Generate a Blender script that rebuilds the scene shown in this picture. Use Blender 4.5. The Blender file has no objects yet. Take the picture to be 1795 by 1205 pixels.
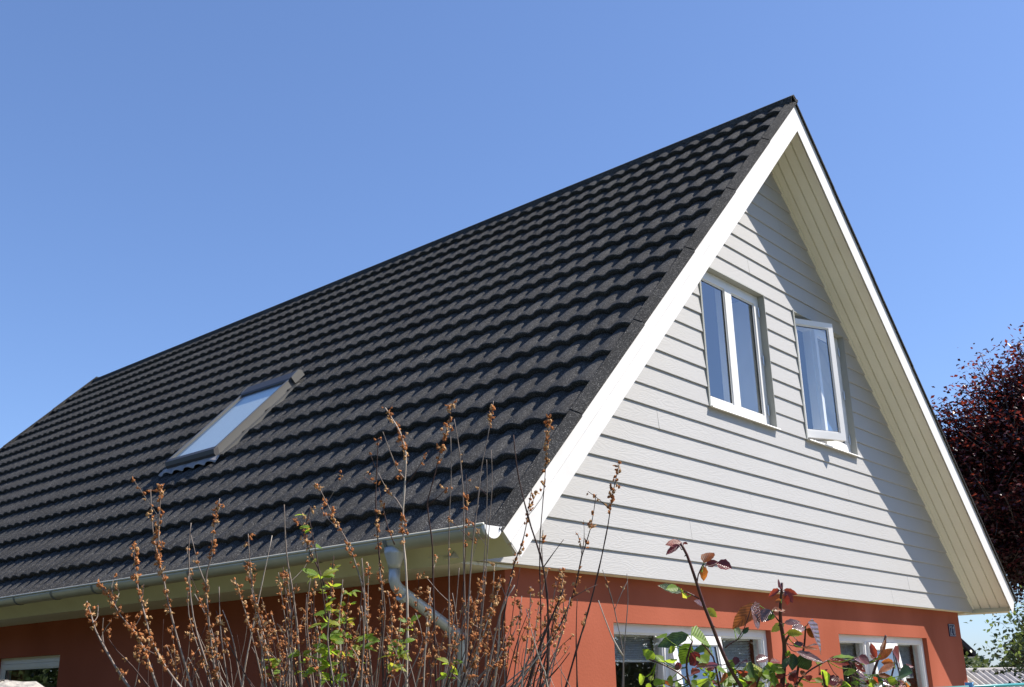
import bpy, math, random
import numpy as np
from mathutils import Matrix, Vector

random.seed(7)
rng = np.random.default_rng(11)
scn = bpy.context.scene
COL = scn.collection
R = math.radians

# ------------------------------------------------------------------ camera
CAM = np.array([-4.3997, -3.9149, -0.6471])
YAW, PIT, ROL, FPX = 0.8502, 0.3199, -0.0196, 1804.05     # focal length in pixels of a 1795 px wide picture
fw = np.array([math.sin(YAW)*math.cos(PIT), math.cos(YAW)*math.cos(PIT), math.sin(PIT)])
rt = np.array([math.cos(YAW), -math.sin(YAW), 0.0])
up = np.cross(rt, fw)
rt, up = rt*math.cos(ROL)+up*math.sin(ROL), -rt*math.sin(ROL)+up*math.cos(ROL)
cd = bpy.data.cameras.new('camera'); cam = bpy.data.objects.new('camera', cd); COL.objects.link(cam)
cd.sensor_width = 36.0; cd.lens = FPX/1795*36.0; cd.clip_end = 5000; cd.clip_start = 0.05
cam.matrix_world = Matrix(((rt[0], up[0], -fw[0], CAM[0]), (rt[1], up[1], -fw[1], CAM[1]), (rt[2], up[2], -fw[2], CAM[2]), (0, 0, 0, 1)))
scn.camera = cam

# ------------------------------------------------------------------ sun and sky
SR = 0.58                                   # sideways share of the sun direction (x : z)
sz = 2.74/(1+1.041*SR)
SUN = np.array([SR*sz, -1.0, sz]); SUN /= np.linalg.norm(SUN)
SUN_EL = math.asin(SUN[2]); SUN_AZ = math.atan2(SUN[0], SUN[1])
w = bpy.data.worlds.new('World'); scn.world = w; w.use_nodes = True
nt = w.node_tree; bg = nt.nodes['Background']
sky = nt.nodes.new('ShaderNodeTexSky'); sky.sky_type = 'NISHITA'; sky.sun_disc = False
sky.sun_elevation = SUN_EL; sky.sun_rotation = SUN_AZ
sky.altitude = 0; sky.air_density = 1.0; sky.dust_density = 0.5; sky.ozone_density = 3.0
gm = nt.nodes.new('ShaderNodeGamma'); gm.inputs[1].default_value = 0.8      # the soft clear-day contrast of the whole sky
tn = nt.nodes.new('ShaderNodeVectorMath'); tn.operation = 'MULTIPLY'; tn.inputs[1].default_value = (0.87, 1.045, 1.40)
nt.links.new(sky.outputs[0], gm.inputs[0]); nt.links.new(gm.outputs[0], tn.inputs[0])
nt.links.new(tn.outputs[0], bg.inputs[0]); bg.inputs[1].default_value = 0.103
ld = bpy.data.lights.new('sun', 'SUN'); ld.energy = 5.0; ld.angle = R(0.53); ld.color = (1.0, 0.93, 0.84)
lo = bpy.data.objects.new('sun', ld); COL.objects.link(lo)
lo.rotation_euler = Vector(SUN).to_track_quat('Z', 'Y').to_euler()
lo.location = (5, -10, 20)
scn.view_settings.view_transform = 'Standard'; scn.view_settings.look = 'None'
scn.view_settings.gamma = 1.0; scn.view_settings.use_curve_mapping = False
scn.view_settings.exposure = 0.84

# ------------------------------------------------------------------ helpers
def at(px, py, depth):
    """A point seen at pixel (px, py) of the photograph, 'depth' metres in front of the camera."""
    return CAM + depth*(fw + rt*(px-897.5)/FPX - up*(py-602.5)/FPX)

class MB:
    def __init__(self): self.v = []; self.f = []; self.m = []
    def add(self, vs, fs, mi=0):
        b = len(self.v); self.v += [tuple(float(c) for c in p) for p in vs]
        self.f += [tuple(i+b for i in q) for q in fs]; self.m += [mi]*len(fs)
        return self
    def box(self, x0, x1, y0, y1, z0, z1, fn=None, mi=0):
        vs = [(x, y, z) for x in (x0, x1) for y in (y0, y1) for z in (z0, z1)]
        if fn: vs = [fn(*p) for p in vs]
        return self.add(vs, [(0, 1, 3, 2), (4, 6, 7, 5), (0, 4, 5, 1), (2, 3, 7, 6), (0, 2, 6, 4), (1, 5, 7, 3)], mi)
    def prism(self, poly, a, b, fn, mi=0):
        """poly of (u, v), swept from a to b; fn(u, v, t) -> point."""
        n = len(poly)
        vs = [fn(u, v, a) for u, v in poly]+[fn(u, v, b) for u, v in poly]
        fs = [tuple(range(n))[::-1], tuple(range(n, 2*n))]+[(i, (i+1) % n, n+(i+1) % n, n+i) for i in range(n)]
        return self.add(vs, fs, mi)
    def tube(self, pts, rad, n=6, cap=True, mi=0):
        pts = [np.asarray(p, float) for p in pts]; k = len(pts); rad = [rad]*k if np.isscalar(rad) else rad
        vs = []; ref = None
        for i, p in enumerate(pts):
            t = pts[min(i+1, k-1)]-pts[max(i-1, 0)]; t = t/(np.linalg.norm(t)+1e-12)
            if ref is None:
                ref = np.cross(t, (0, 0, 1)) if abs(t[2]) < .9 else np.cross(t, (1, 0, 0))
            ref = ref-t*(ref@t); ref = ref/(np.linalg.norm(ref)+1e-12); b = np.cross(t, ref)
            for j in range(n):
                a = 2*math.pi*j/n; vs.append(p+rad[i]*(ref*math.cos(a)+b*math.sin(a)))
        fs = [(i*n+j, i*n+(j+1) % n, (i+1)*n+(j+1) % n, (i+1)*n+j) for i in range(k-1) for j in range(n)]
        if cap: fs += [tuple(range(n))[::-1], tuple(range((k-1)*n, k*n))]
        return self.add(vs, fs, mi)
    def mesh(self, name, mats, smooth=False):
        me = bpy.data.meshes.new(name); me.from_pydata(self.v, [], self.f)
        for m in (mats if isinstance(mats, (list, tuple)) else [mats]): me.materials.append(m)
        if any(self.m): me.polygons.foreach_set('material_index', self.m)
        if smooth: me.polygons.foreach_set('use_smooth', [True]*len(self.f))
        me.update(); return me
    def build(self, name, mats, parent=None, smooth=False):
        return link(name, self.mesh(name, mats, smooth), parent)

def link(name, me, parent=None, basis=None):
    o = bpy.data.objects.new(name, me); COL.objects.link(o)
    if parent is not None:
        o.parent = parent
        if parent.type == 'EMPTY': o.matrix_parent_inverse = Matrix.Translation(-parent.location)
    if basis is not None: o.matrix_basis = basis
    return o

def thing(name, label, cat, loc=(0, 0, 0), group=None):
    o = bpy.data.objects.new(name, None); COL.objects.link(o); o.location = Vector([float(c) for c in loc]); o.empty_display_size = .2
    return tag(o, label, cat, group)

def tag(o, label=None, cat=None, group=None, kind=None):
    if label: o['label'] = label
    if cat: o['category'] = cat
    if group: o['group'] = group
    if kind: o['kind'] = kind
    return o

def fast_mesh(name, verts, quads, mats, mi=None):
    """verts (N,3), quads (M,4) as numpy arrays."""
    me = bpy.data.meshes.new(name); n, m = len(verts), len(quads); k = quads.shape[1]
    me.vertices.add(n); me.vertices.foreach_set('co', np.asarray(verts, np.float32).ravel())
    me.loops.add(m*k); me.loops.foreach_set('vertex_index', np.asarray(quads, np.int32).ravel())
    me.polygons.add(m); me.polygons.foreach_set('loop_start', np.arange(0, m*k, k, dtype=np.int32))
    for a in (mats if isinstance(mats, (list, tuple)) else [mats]): me.materials.append(a)
    if mi is not None: me.polygons.foreach_set('material_index', np.asarray(mi, np.int32))
    me.update(calc_edges=True); me.validate(); return me

# ------------------------------------------------------------------ materials
def mat(name, base, rough=.6, spec=.5, noise=None, bump=None, metal=0.0, coat=0.0):
    """noise = (scale, second colour, amount, detail, stretch xyz); bump = (scale, strength, distance, stretch)"""
    m = bpy.data.materials.new(name); m.use_nodes = True; t = m.node_tree; b = t.nodes['Principled BSDF']
    b.inputs['Base Color'].default_value = (*base, 1); b.inputs['Roughness'].default_value = rough
    b.inputs['Specular IOR Level'].default_value = spec; b.inputs['Metallic'].default_value = metal
    b.inputs['Coat Weight'].default_value = coat
    tc = t.nodes.new('ShaderNodeTexCoord')
    def mapped(st):
        mp = t.nodes.new('ShaderNodeMapping'); mp.inputs['Scale'].default_value = st
        t.links.new(tc.outputs['Object'], mp.inputs[0]); return mp.outputs[0]
    if noise:
        sc, c2, amt, det, st = noise
        nz = t.nodes.new('ShaderNodeTexNoise'); nz.inputs['Scale'].default_value = sc; nz.inputs['Detail'].default_value = det
        t.links.new(mapped(st), nz.inputs['Vector'])
        rp = t.nodes.new('ShaderNodeValToRGB'); rp.color_ramp.elements[0].position = .35; rp.color_ramp.elements[1].position = .7
        t.links.new(nz.outputs['Fac'], rp.inputs[0])
        mu = t.nodes.new('ShaderNodeMath'); mu.operation = 'MULTIPLY'; mu.inputs[1].default_value = amt; t.links.new(rp.outputs[0], mu.inputs[0])
        mx = t.nodes.new('ShaderNodeMix'); mx.data_type = 'RGBA'
        mx.inputs['A'].default_value = (*base, 1); mx.inputs['B'].default_value = (*c2, 1)
        t.links.new(mu.outputs[0], mx.inputs['Factor']); t.links.new(mx.outputs['Result'], b.inputs['Base Color'])
    if bump:
        sc, stg, dist, st = bump
        nz = t.nodes.new('ShaderNodeTexNoise'); nz.inputs['Scale'].default_value = sc; nz.inputs['Detail'].default_value = 4
        t.links.new(mapped(st), nz.inputs['Vector'])
        bp = t.nodes.new('ShaderNodeBump'); bp.inputs['Strength'].default_value = stg; bp.inputs['Distance'].default_value = dist
        t.links.new(nz.outputs['Fac'], bp.inputs['Height']); t.links.new(bp.outputs[0], b.inputs['Normal'])
    return m

def obj_random(m, lo, hi):
    """Each piece of one material a little lighter or darker than the next."""
    t = m.node_tree; b = t.nodes['Principled BSDF']; oi = t.nodes.new('ShaderNodeObjectInfo')
    mr = t.nodes.new('ShaderNodeMapRange'); mr.inputs['To Min'].default_value = lo; mr.inputs['To Max'].default_value = hi
    t.links.new(oi.outputs['Random'], mr.inputs['Value'])
    hs = t.nodes.new('ShaderNodeHueSaturation'); t.links.new(mr.outputs[0], hs.inputs['Value'])
    src = b.inputs['Base Color'].links
    if src: t.links.new(src[0].from_socket, hs.inputs['Color'])
    else: hs.inputs['Color'].default_value = b.inputs['Base Color'].default_value
    t.links.new(hs.outputs[0], b.inputs['Base Color'])
    return m

def granule_mat(name, base):
    """Stone-chip coating: dark grey with pale and black grains."""
    m = bpy.data.materials.new(name); m.use_nodes = True; t = m.node_tree; b = t.nodes['Principled BSDF']
    b.inputs['Roughness'].default_value = .95; b.inputs['Specular IOR Level'].default_value = .15
    tc = t.nodes.new('ShaderNodeTexCoord'); oi = t.nodes.new('ShaderNodeObjectInfo')
    off = t.nodes.new('ShaderNodeVectorMath'); off.operation = 'ADD'
    sc = t.nodes.new('ShaderNodeVectorMath'); sc.operation = 'SCALE'; sc.inputs['Scale'].default_value = 37.0
    cmb = t.nodes.new('ShaderNodeCombineXYZ'); t.links.new(oi.outputs['Random'], cmb.inputs[0]); t.links.new(oi.outputs['Random'], cmb.inputs[1])
    t.links.new(cmb.outputs[0], sc.inputs[0]); t.links.new(tc.outputs['Object'], off.inputs[0]); t.links.new(sc.outputs[0], off.inputs[1])
    v = t.nodes.new('ShaderNodeTexVoronoi'); v.inputs['Scale'].default_value = 300; t.links.new(off.outputs[0], v.inputs['Vector'])
    sep = t.nodes.new('ShaderNodeSeparateColor'); t.links.new(v.outputs['Color'], sep.inputs[0])
    rp = t.nodes.new('ShaderNodeValToRGB'); e = rp.color_ramp.elements
    e[0].position = 0.0; e[0].color = (*[c*.5 for c in base], 1)
    e[1].position = .55; e[1].color = (*base, 1)
    a = rp.color_ramp.elements.new(.86); a.color = (*[c*1.6 for c in base], 1)
    a = rp.color_ramp.elements.new(.95); a.color = (*[c*3.2 for c in base], 1)
    a = rp.color_ramp.elements.new(.99); a.color = (.28, .27, .25, 1)
    t.links.new(sep.outputs[0], rp.inputs[0])
    n2 = t.nodes.new('ShaderNodeTexNoise'); n2.inputs['Scale'].default_value = 2.2; n2.inputs['Detail'].default_value = 5; t.links.new(off.outputs[0], n2.inputs['Vector'])
    mr = t.nodes.new('ShaderNodeMapRange'); mr.inputs['From Min'].default_value = .3; mr.inputs['From Max'].default_value = .7
    mr.inputs['To Min'].default_value = .82; mr.inputs['To Max'].default_value = 1.2; t.links.new(n2.outputs['Fac'], mr.inputs['Value'])
    hs = t.nodes.new('ShaderNodeHueSaturation'); t.links.new(rp.outputs[0], hs.inputs['Color']); t.links.new(mr.outputs[0], hs.inputs['Value'])
    t.links.new(hs.outputs[0], b.inputs['Base Color'])
    bp = t.nodes.new('ShaderNodeBump'); bp.inputs['Strength'].default_value = 1.0; bp.inputs['Distance'].default_value = .006
    t.links.new(sep.outputs[1], bp.inputs['Height']); t.links.new(bp.outputs[0], b.inputs['Normal'])
    return m

def cedar_mat(name, base):
    """Pale painted board embossed with a cathedral wood grain."""
    m = bpy.data.materials.new(name); m.use_nodes = True; t = m.node_tree; b = t.nodes['Principled BSDF']
    b.inputs['Roughness'].default_value = .55; b.inputs['Specular IOR Level'].default_value = .3
    tc = t.nodes.new('ShaderNodeTexCoord')
    mp = t.nodes.new('ShaderNodeMapping'); mp.inputs['Scale'].default_value = (1.3, 1.3, 9.0); t.links.new(tc.outputs['Object'], mp.inputs[0])
    nz = t.nodes.new('ShaderNodeTexNoise'); nz.inputs['Scale'].default_value = 1.6; nz.inputs['Detail'].default_value = 1.5; t.links.new(mp.outputs[0], nz.inputs['Vector'])
    mu = t.nodes.new('ShaderNodeMath'); mu.operation = 'MULTIPLY'; mu.inputs[1].default_value = 95; t.links.new(nz.outputs['Fac'], mu.inputs[0])
    si = t.nodes.new('ShaderNodeMath'); si.operation = 'SINE'; t.links.new(mu.outputs[0], si.inputs[0])
    n3 = t.nodes.new('ShaderNodeTexNoise'); n3.inputs['Scale'].default_value = 3; t.links.new(tc.outputs['Object'], n3.inputs['Vector'])
    pr = t.nodes.new('ShaderNodeMath'); pr.operation = 'MULTIPLY'; t.links.new(si.outputs[0], pr.inputs[0]); t.links.new(n3.outputs['Fac'], pr.inputs[1])
    bp = t.nodes.new('ShaderNodeBump'); bp.inputs['Strength'].default_value = .22; bp.inputs['Distance'].default_value = .0022
    t.links.new(pr.outputs[0], bp.inputs['Height']); t.links.new(bp.outputs[0], b.inputs['Normal'])
    n2 = t.nodes.new('ShaderNodeTexNoise'); n2.inputs['Scale'].default_value = 1.1; n2.inputs['Detail'].default_value = 6; t.links.new(tc.outputs['Object'], n2.inputs['Vector'])
    mx = t.nodes.new('ShaderNodeMix'); mx.data_type = 'RGBA'; mx.inputs['A'].default_value = (*[c*.93 for c in base], 1); mx.inputs['B'].default_value = (*[c*1.05 for c in base], 1)
    t.links.new(n2.outputs['Fac'], mx.inputs['Factor']); t.links.new(mx.outputs['Result'], b.inputs['Base Color'])
    return m

def glass_mat(name, ior=1.9, tint=(.82, .9, .92)):
    m = bpy.data.materials.new(name); m.use_nodes = True; t = m.node_tree; t.nodes.clear()
    out = t.nodes.new('ShaderNodeOutputMaterial'); g = t.nodes.new('ShaderNodeBsdfGlossy'); tr = t.nodes.new('ShaderNodeBsdfTransparent')
    g.inputs['Roughness'].default_value = .0; g.inputs['Color'].default_value = (.93, .97, 1, 1); tr.inputs['Color'].default_value = (*tint, 1)
    fr = t.nodes.new('ShaderNodeFresnel'); fr.inputs['IOR'].default_value = ior
    tc = t.nodes.new('ShaderNodeTexCoord'); nz = t.nodes.new('ShaderNodeTexNoise'); nz.inputs['Scale'].default_value = 2.5
    t.links.new(tc.outputs['Object'], nz.inputs['Vector'])
    bp = t.nodes.new('ShaderNodeBump'); bp.inputs['Strength'].default_value = .05; bp.inputs['Distance'].default_value = .01
    t.links.new(nz.outputs['Fac'], bp.inputs['Height']); t.links.new(bp.outputs[0], g.inputs['Normal'])
    ge = t.nodes.new('ShaderNodeNewGeometry'); su = t.nodes.new('ShaderNodeMath'); su.operation = 'SUBTRACT'; su.inputs[0].default_value = 1.0
    t.links.new(ge.outputs['Backfacing'], su.inputs[1]); ml = t.nodes.new('ShaderNodeMath'); ml.operation = 'MULTIPLY'
    t.links.new(fr.outputs[0], ml.inputs[0]); t.links.new(su.outputs[0], ml.inputs[1])
    mx = t.nodes.new('ShaderNodeMixShader'); t.links.new(ml.outputs[0], mx.inputs[0]); t.links.new(tr.outputs[0], mx.inputs[1]); t.links.new(g.outputs[0], mx.inputs[2])
    t.links.new(mx.outputs[0], out.inputs[0]); return m

def leaf_mat(name, base, trans, rough=.4, amt=.4, vary=.35, spec=.5, nscale=60, veins=False):
    m = bpy.data.materials.new(name); m.use_nodes = True; t = m.node_tree; b = t.nodes['Principled BSDF']
    out = [n for n in t.nodes if n.type == 'OUTPUT_MATERIAL'][0]
    b.inputs['Roughness'].default_value = rough; b.inputs['Specular IOR Level'].default_value = spec
    tc = t.nodes.new('ShaderNodeTexCoord'); nz = t.nodes.new('ShaderNodeTexNoise'); nz.inputs['Scale'].default_value = nscale; nz.inputs['Detail'].default_value = 3
    t.links.new(tc.outputs['Object'], nz.inputs['Vector'])
    mr = t.nodes.new('ShaderNodeMapRange'); mr.inputs['From Min'].default_value = .3; mr.inputs['From Max'].default_value = .7
    mr.inputs['To Min'].default_value = 1-vary; mr.inputs['To Max'].default_value = 1+vary; t.links.new(nz.outputs['Fac'], mr.inputs['Value'])
    fac = mr.outputs[0]
    if veins:                                # midrib and slanting side veins, from the leaf's own extent
        sp = t.nodes.new('ShaderNodeSeparateXYZ'); t.links.new(tc.outputs['Generated'], sp.inputs[0])
        def mth(op, a, b_=None):
            n_ = t.nodes.new('ShaderNodeMath'); n_.operation = op
            for k_, q_ in enumerate((a, b_)):
                if q_ is None: continue
                if isinstance(q_, (int, float)): n_.inputs[k_].default_value = q_
                else: t.links.new(q_, n_.inputs[k_])
            return n_.outputs[0]
        off = mth('ABSOLUTE', mth('SUBTRACT', sp.outputs[1], .5))
        rib = mth('LESS_THAN', off, .022)
        sv = mth('POWER', mth('ABSOLUTE', mth('SINE', mth('MULTIPLY', mth('SUBTRACT', sp.outputs[0], mth('MULTIPLY', off, .75)), 24.0))), 6.0)
        hgt = mth('MAXIMUM', rib, mth('SUBTRACT', 1.0, sv))
        fac = mth('MULTIPLY', fac, mth('ADD', .78, mth('MULTIPLY', mth('MAXIMUM', rib, mth('SUBTRACT', 1.0, mth('POWER', sv, .35))), .6)))
        bp = t.nodes.new('ShaderNodeBump'); bp.inputs['Strength'].default_value = .6; bp.inputs['Distance'].default_value = .0012
        t.links.new(mth('MULTIPLY', hgt, -1.0), bp.inputs['Height']); t.links.new(bp.outputs[0], b.inputs['Normal'])
    cols = []
    for c in (base, trans):
        hs = t.nodes.new('ShaderNodeHueSaturation'); hs.inputs['Color'].default_value = (*c, 1); t.links.new(fac, hs.inputs['Value']); cols.append(hs.outputs[0])
    t.links.new(cols[0], b.inputs['Base Color'])
    tl = t.nodes.new('ShaderNodeBsdfTranslucent'); t.links.new(cols[1], tl.inputs['Color'])
    mx = t.nodes.new('ShaderNodeMixShader'); mx.inputs[0].default_value = amt
    t.links.new(b.outputs[0], mx.inputs[1]); t.links.new(tl.outputs[0], mx.inputs[2]); t.links.new(mx.outputs[0], out.inputs[0])
    return m

ONE = (1, 1, 1)
M_TILE = granule_mat('stone_chip_tile', (.052, .051, .050))
M_CAP = granule_mat('stone_chip_cap', (.055, .055, .055))
M_VERGE = granule_mat('stone_chip_trim', (.037, .037, .037))
M_CLAD = cedar_mat('pale_cladding', (.40, .395, .385))
M_REVEAL = mat('window_trim_grey', (.32, .325, .295), .5)
M_WHITE = mat('white_paint', (.74, .73, .71), .45, noise=(5, (.67, .66, .63), .6, 5, ONE))
M_BARGE = mat('barge_paint', (.68, .665, .64), .55, noise=(3, (.57, .555, .525), .8, 6, (1, 1, 1)), bump=(14, .25, .004, (1, 1, 1)))
M_SOFFIT = obj_random(mat('soffit_cream', (.72, .695, .575), .6, noise=(3, (.65, .62, .50), .5, 4, ONE)), .94, 1.05)
M_FASCIA = mat('fascia_cream', (.68, .65, .46), .6, noise=(4, (.58, .54, .38), .5, 4, ONE))
M_RED = mat('red_render', (.36, .104, .061), .9, .1, noise=(1.3, (.27, .072, .038), .95, 8, (1, 1, .6)), bump=(60, .35, .004, ONE))
M_ZINC = mat('zinc', (.50, .485, .40), .45, .5, noise=(6, (.40, .39, .32), .6, 4, ONE), metal=.35)
M_PIPE = mat('pale_zinc', (.52, .52, .50), .4, .5, noise=(6, (.42, .42, .40), .6, 4, ONE), metal=.35)
M_ZDARK = mat('zinc_bracket', (.20, .21, .20), .5, metal=.5)
M_DECK = mat('roof_deck', (.10, .08, .06), .9)
M_INNER = mat('inner_plaster', (.55, .54, .52), .8)
M_FLOOR = mat('inner_floor', (.22, .15, .09), .6)
M_GLASS = glass_mat('pane_glass', 3.0, (.96, .98, .98))
M_SKYGLASS = glass_mat('roof_window_glass', 1.55, (.9, .95, .97))
M_SEAL = mat('rubber_seal', (.03, .03, .03), .6)
M_STEEL = mat('hinge_steel', (.55, .55, .55), .35, metal=.8)
M_ALU = mat('grey_aluminium', (.13, .128, .120), .4, metal=.35)
M_ALUD = mat('dark_aluminium', (.05, .048, .05), .5, metal=.2)
M_LEAD = mat('lead_flashing', (.30, .28, .27), .55, noise=(9, (.14, .14, .16), .8, 3, ONE))
M_BLIND = mat('blind_fabric', (.74, .76, .78), .8)
M_LINER = mat('roof_window_liner', (.82, .78, .72), .5)
M_NAVY = mat('navy_enamel', (.010, .012, .045), .6, .2)
M_ENAM = mat('white_enamel', (.42, .42, .45), .5, .2)
M_GRASS = mat('lawn_grass', (.085, .095, .045), .9, .1, noise=(.9, (.15, .14, .09), .8, 8, ONE), bump=(40, .8, .03, ONE))
M_STEM = mat('dry_stem', (.20, .155, .13), .8, .2, noise=(40, (.34, .29, .25), .8, 3, ONE))
M_STEMD = mat('dark_stem', (.055, .032, .028), .7, .2, noise=(40, (.11, .07, .06), .8, 3, ONE))
M_STEMP = mat('pale_stem', (.50, .44, .37), .8, .2, noise=(40, (.38, .30, .24), .8, 3, ONE))
M_SEED = leaf_mat('dry_seed_head', (.40, .17, .065), (.62, .26, .09), .8, .25, .5, .2, 90)
M_SEEDP = leaf_mat('pale_seed_head', (.50, .31, .15), (.62, .36, .15), .8, .25, .4, .2, 90)
M_GLEAF = leaf_mat('young_leaf', (.12, .20, .022), (.38, .52, .04), .42, .5, .3, .5, veins=True)
M_YLEAF = leaf_mat('yellow_leaf', (.22, .25, .03), (.50, .48, .05), .45, .5, .3, .5, veins=True)
M_DLEAF = leaf_mat('deep_green_leaf', (.035, .07, .022), (.10, .17, .03), .32, .3, .4, .6, veins=True)
M_RLEAF = leaf_mat('red_young_leaf', (.15, .025, .018), (.48, .08, .03), .32, .42, .4, .6, veins=True)
M_OLEAF = leaf_mat('bronze_leaf', (.17, .05, .015), (.60, .19, .03), .35, .5, .5, .6, veins=True)
M_PLEAF = leaf_mat('purple_leaf', (.10, .017, .02), (.30, .035, .022), .28, .25, .4, .7, veins=True)
M_SLEAF = leaf_mat('glossy_bronze_leaf', (.11, .055, .05), (.25, .12, .03), .2, .12, .45, 1.0, veins=True)
M_CANE = mat('rose_cane', (.075, .022, .024), .5, .4, noise=(30, (.12, .06, .03), .7, 3, ONE))
M_BEECH = [leaf_mat('copper_leaf', (.048, .011, .016), (.20, .028, .02), .38, .30, .5, .6, 3), leaf_mat('russet_leaf', (.09, .02, .018), (.32, .055, .025), .36, .35, .5, .7, 3),
           leaf_mat('deep_copper_leaf', (.022, .008, .010), (.07, .012, .01), .36, .2, .5, .6, 3)]
M_PEAR = [leaf_mat('tree_leaf', (.085, .115, .04), (.20, .27, .06), .36, .35, .4, .6, 3), leaf_mat('tree_leaf_dark', (.028, .05, .016), (.09, .13, .03), .34, .3, .4, .6, 3)]
M_BARK = mat('bark', (.075, .06, .05), .9, .1, noise=(8, (.12, .10, .085), .8, 6, (1, 1, .3)), bump=(20, .7, .02, (1, 1, .3)))
M_HEDGE = leaf_mat('far_leaf', (.06, .085, .028), (.12, .16, .04), .6, .3, .5, .3, 1)
M_BOUNCE = mat('pale_paving', (.38, .35, .27), .85, .2, noise=(2, (.30, .28, .21), .8, 6, ONE), bump=(30, .4, .01, ONE))  # pale surface of the added slab that throws light upwards
M_STONE = mat('granite', (.40, .37, .32), .85, .2, noise=(45, (.17, .16, .15), .9, 5, ONE), bump=(26, .8, .012, ONE))
M_TEAL = mat('teal_paint', (.03, .24, .25), .4)
M_BLUEP = mat('light_blue_plastic', (.16, .42, .72), .35)
M_SHEET = mat('grey_sheet_metal', (.50, .48, .46), .55, noise=(2, (.40, .38, .36), .8, 5, (1, 6, 1)), metal=.1)
M_DKROOF = mat('dark_felt', (.03, .03, .032), .8)
M_PALE = mat('pale_render', (.55, .52, .46), .8)

# ------------------------------------------------------------------ ground
GZ = -2.32
g = MB(); N = 24
for i in range(N):
    for j in range(N):
        pass
xs = sorted({s*v for v in (0, 4, 8, 14, 22, 35, 60, 110, 220, 450, 900, 1800) for s in (1, -1)})
vv = []
for x in xs:
    for y in xs: vv.append((x, y, GZ + (0.0 if abs(x)+abs(y) < 60 else .4*math.sin(x*.013)*math.cos(y*.017))))
n = len(xs)
g.add(vv, [(i*n+j, (i+1)*n+j, (i+1)*n+j+1, i*n+j+1) for i in range(n-1) for j in range(n-1)])
tag(g.build('lawn', M_GRASS), kind='structure')
b = MB(); b.box(1.0, 13.0, -4.6, .09, GZ-.1, GZ+.02); tag(b.build('patio', M_BOUNCE), kind='structure')  # unseen slab, added to bounce sunlight up onto the soffits

# ------------------------------------------------------------------ house
HL = 'steep gabled house with black tiled roof, red rendered walls and pale boarded gable'
house = thing('house', HL, 'house', (3.7, 6.2, GZ))
XA, ZR, TN = 3.596, 4.486, 1.041
CA, SA = 1/math.hypot(1, TN), TN/math.hypot(1, TN)
ZS = 4.206                                  # soffit apex
Y0, Y1 = -0.405, 12.67                      # verge to verge
WX0, WX1, WY0, WY1 = 0.07, 7.38, 0.10, 12.27
def rp(s, h, y, side=-1):
    """On the roof: s metres down the slope from the ridge, h above the tile plane."""
    return (XA+side*(s*CA+h*SA), y, ZR-s*SA+h*CA)
def lr(z): return XA-(ZS-z)/TN, XA+(ZS-z)/TN

# --- rendered walls with their window openings
def wall_panel(name, u0, u1, z0, z1, t, holes, fn):
    us = sorted({u0, u1} | {h[0] for h in holes} | {h[1] for h in holes}); zs = sorted({z0, z1} | {h[2] for h in holes} | {h[3] for h in holes})
    m = MB()
    def solid(i, j):
        if not (0 <= i < len(us)-1 and 0 <= j < len(zs)-1): return False
        c = ((us[i]+us[i+1])/2, (zs[j]+zs[j+1])/2)
        return not any(h[0] < c[0] < h[1] and h[2] < c[1] < h[3] for h in holes)
    for i in range(len(us)-1):
        for j in range(len(zs)-1):
            if not solid(i, j): continue
            a, b, c, d = us[i], us[i+1], zs[j], zs[j+1]
            m.add([fn(a, 0, c), fn(b, 0, c), fn(b, 0, d), fn(a, 0, d)], [(0, 1, 2, 3)])
            m.add([fn(a, t, c), fn(b, t, c), fn(b, t, d), fn(a, t, d)], [(3, 2, 1, 0)], 1)
            for (di, dj, q) in ((-1, 0, [(a, c), (a, d)]), (1, 0, [(b, d), (b, c)]), (0, -1, [(b, c), (a, c)]), (0, 1, [(a, d), (b, d)])):
                if not solid(i+di, j+dj):
                    (p, r) = q; m.add([fn(p[0], 0, p[1]), fn(r[0], 0, r[1]), fn(r[0], t, r[1]), fn(p[0], t, p[1])], [(0, 1, 2, 3)])
    return m.build(name, [M_RED, M_INNER], house)
LW = (1.097, 3.16, -1.52, -0.283); RW = (4.369, 6.383, -1.52, -0.283)
SWL = (5.42, 6.75, -1.52, -0.318)
wall_panel('wall', WX0, WX1, GZ-.2, 0.02, .30, [LW, RW], lambda u, d, z: (u, WY0+d, z))
wall_panel('wall', WY0+.302, WY1, GZ-.2, 0.0, .30, [SWL], lambda u, d, z: (WX0+d, u, z))
wall_panel('wall', WY0+.302, WY1, GZ-.2, 0.0, .30, [], lambda u, d, z: (WX1-d, u, z))
wall_panel('wall', WX0+.302, WX1-.302, GZ-.2, 0.0, .30, [], lambda u, d, z: (u, WY1-d, z))
b = MB(); b.box(WX0+.31, WX1-.31, WY0+.31, WY1-.31, -.02, .12); b.build('upper_floor', M_FLOOR, house)
b = MB(); b.box(WX0+.31, WX1-.31, WY0+.31, WY1-.31, GZ, GZ+.12); b.build('lower_floor', M_FLOOR, house)
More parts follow.
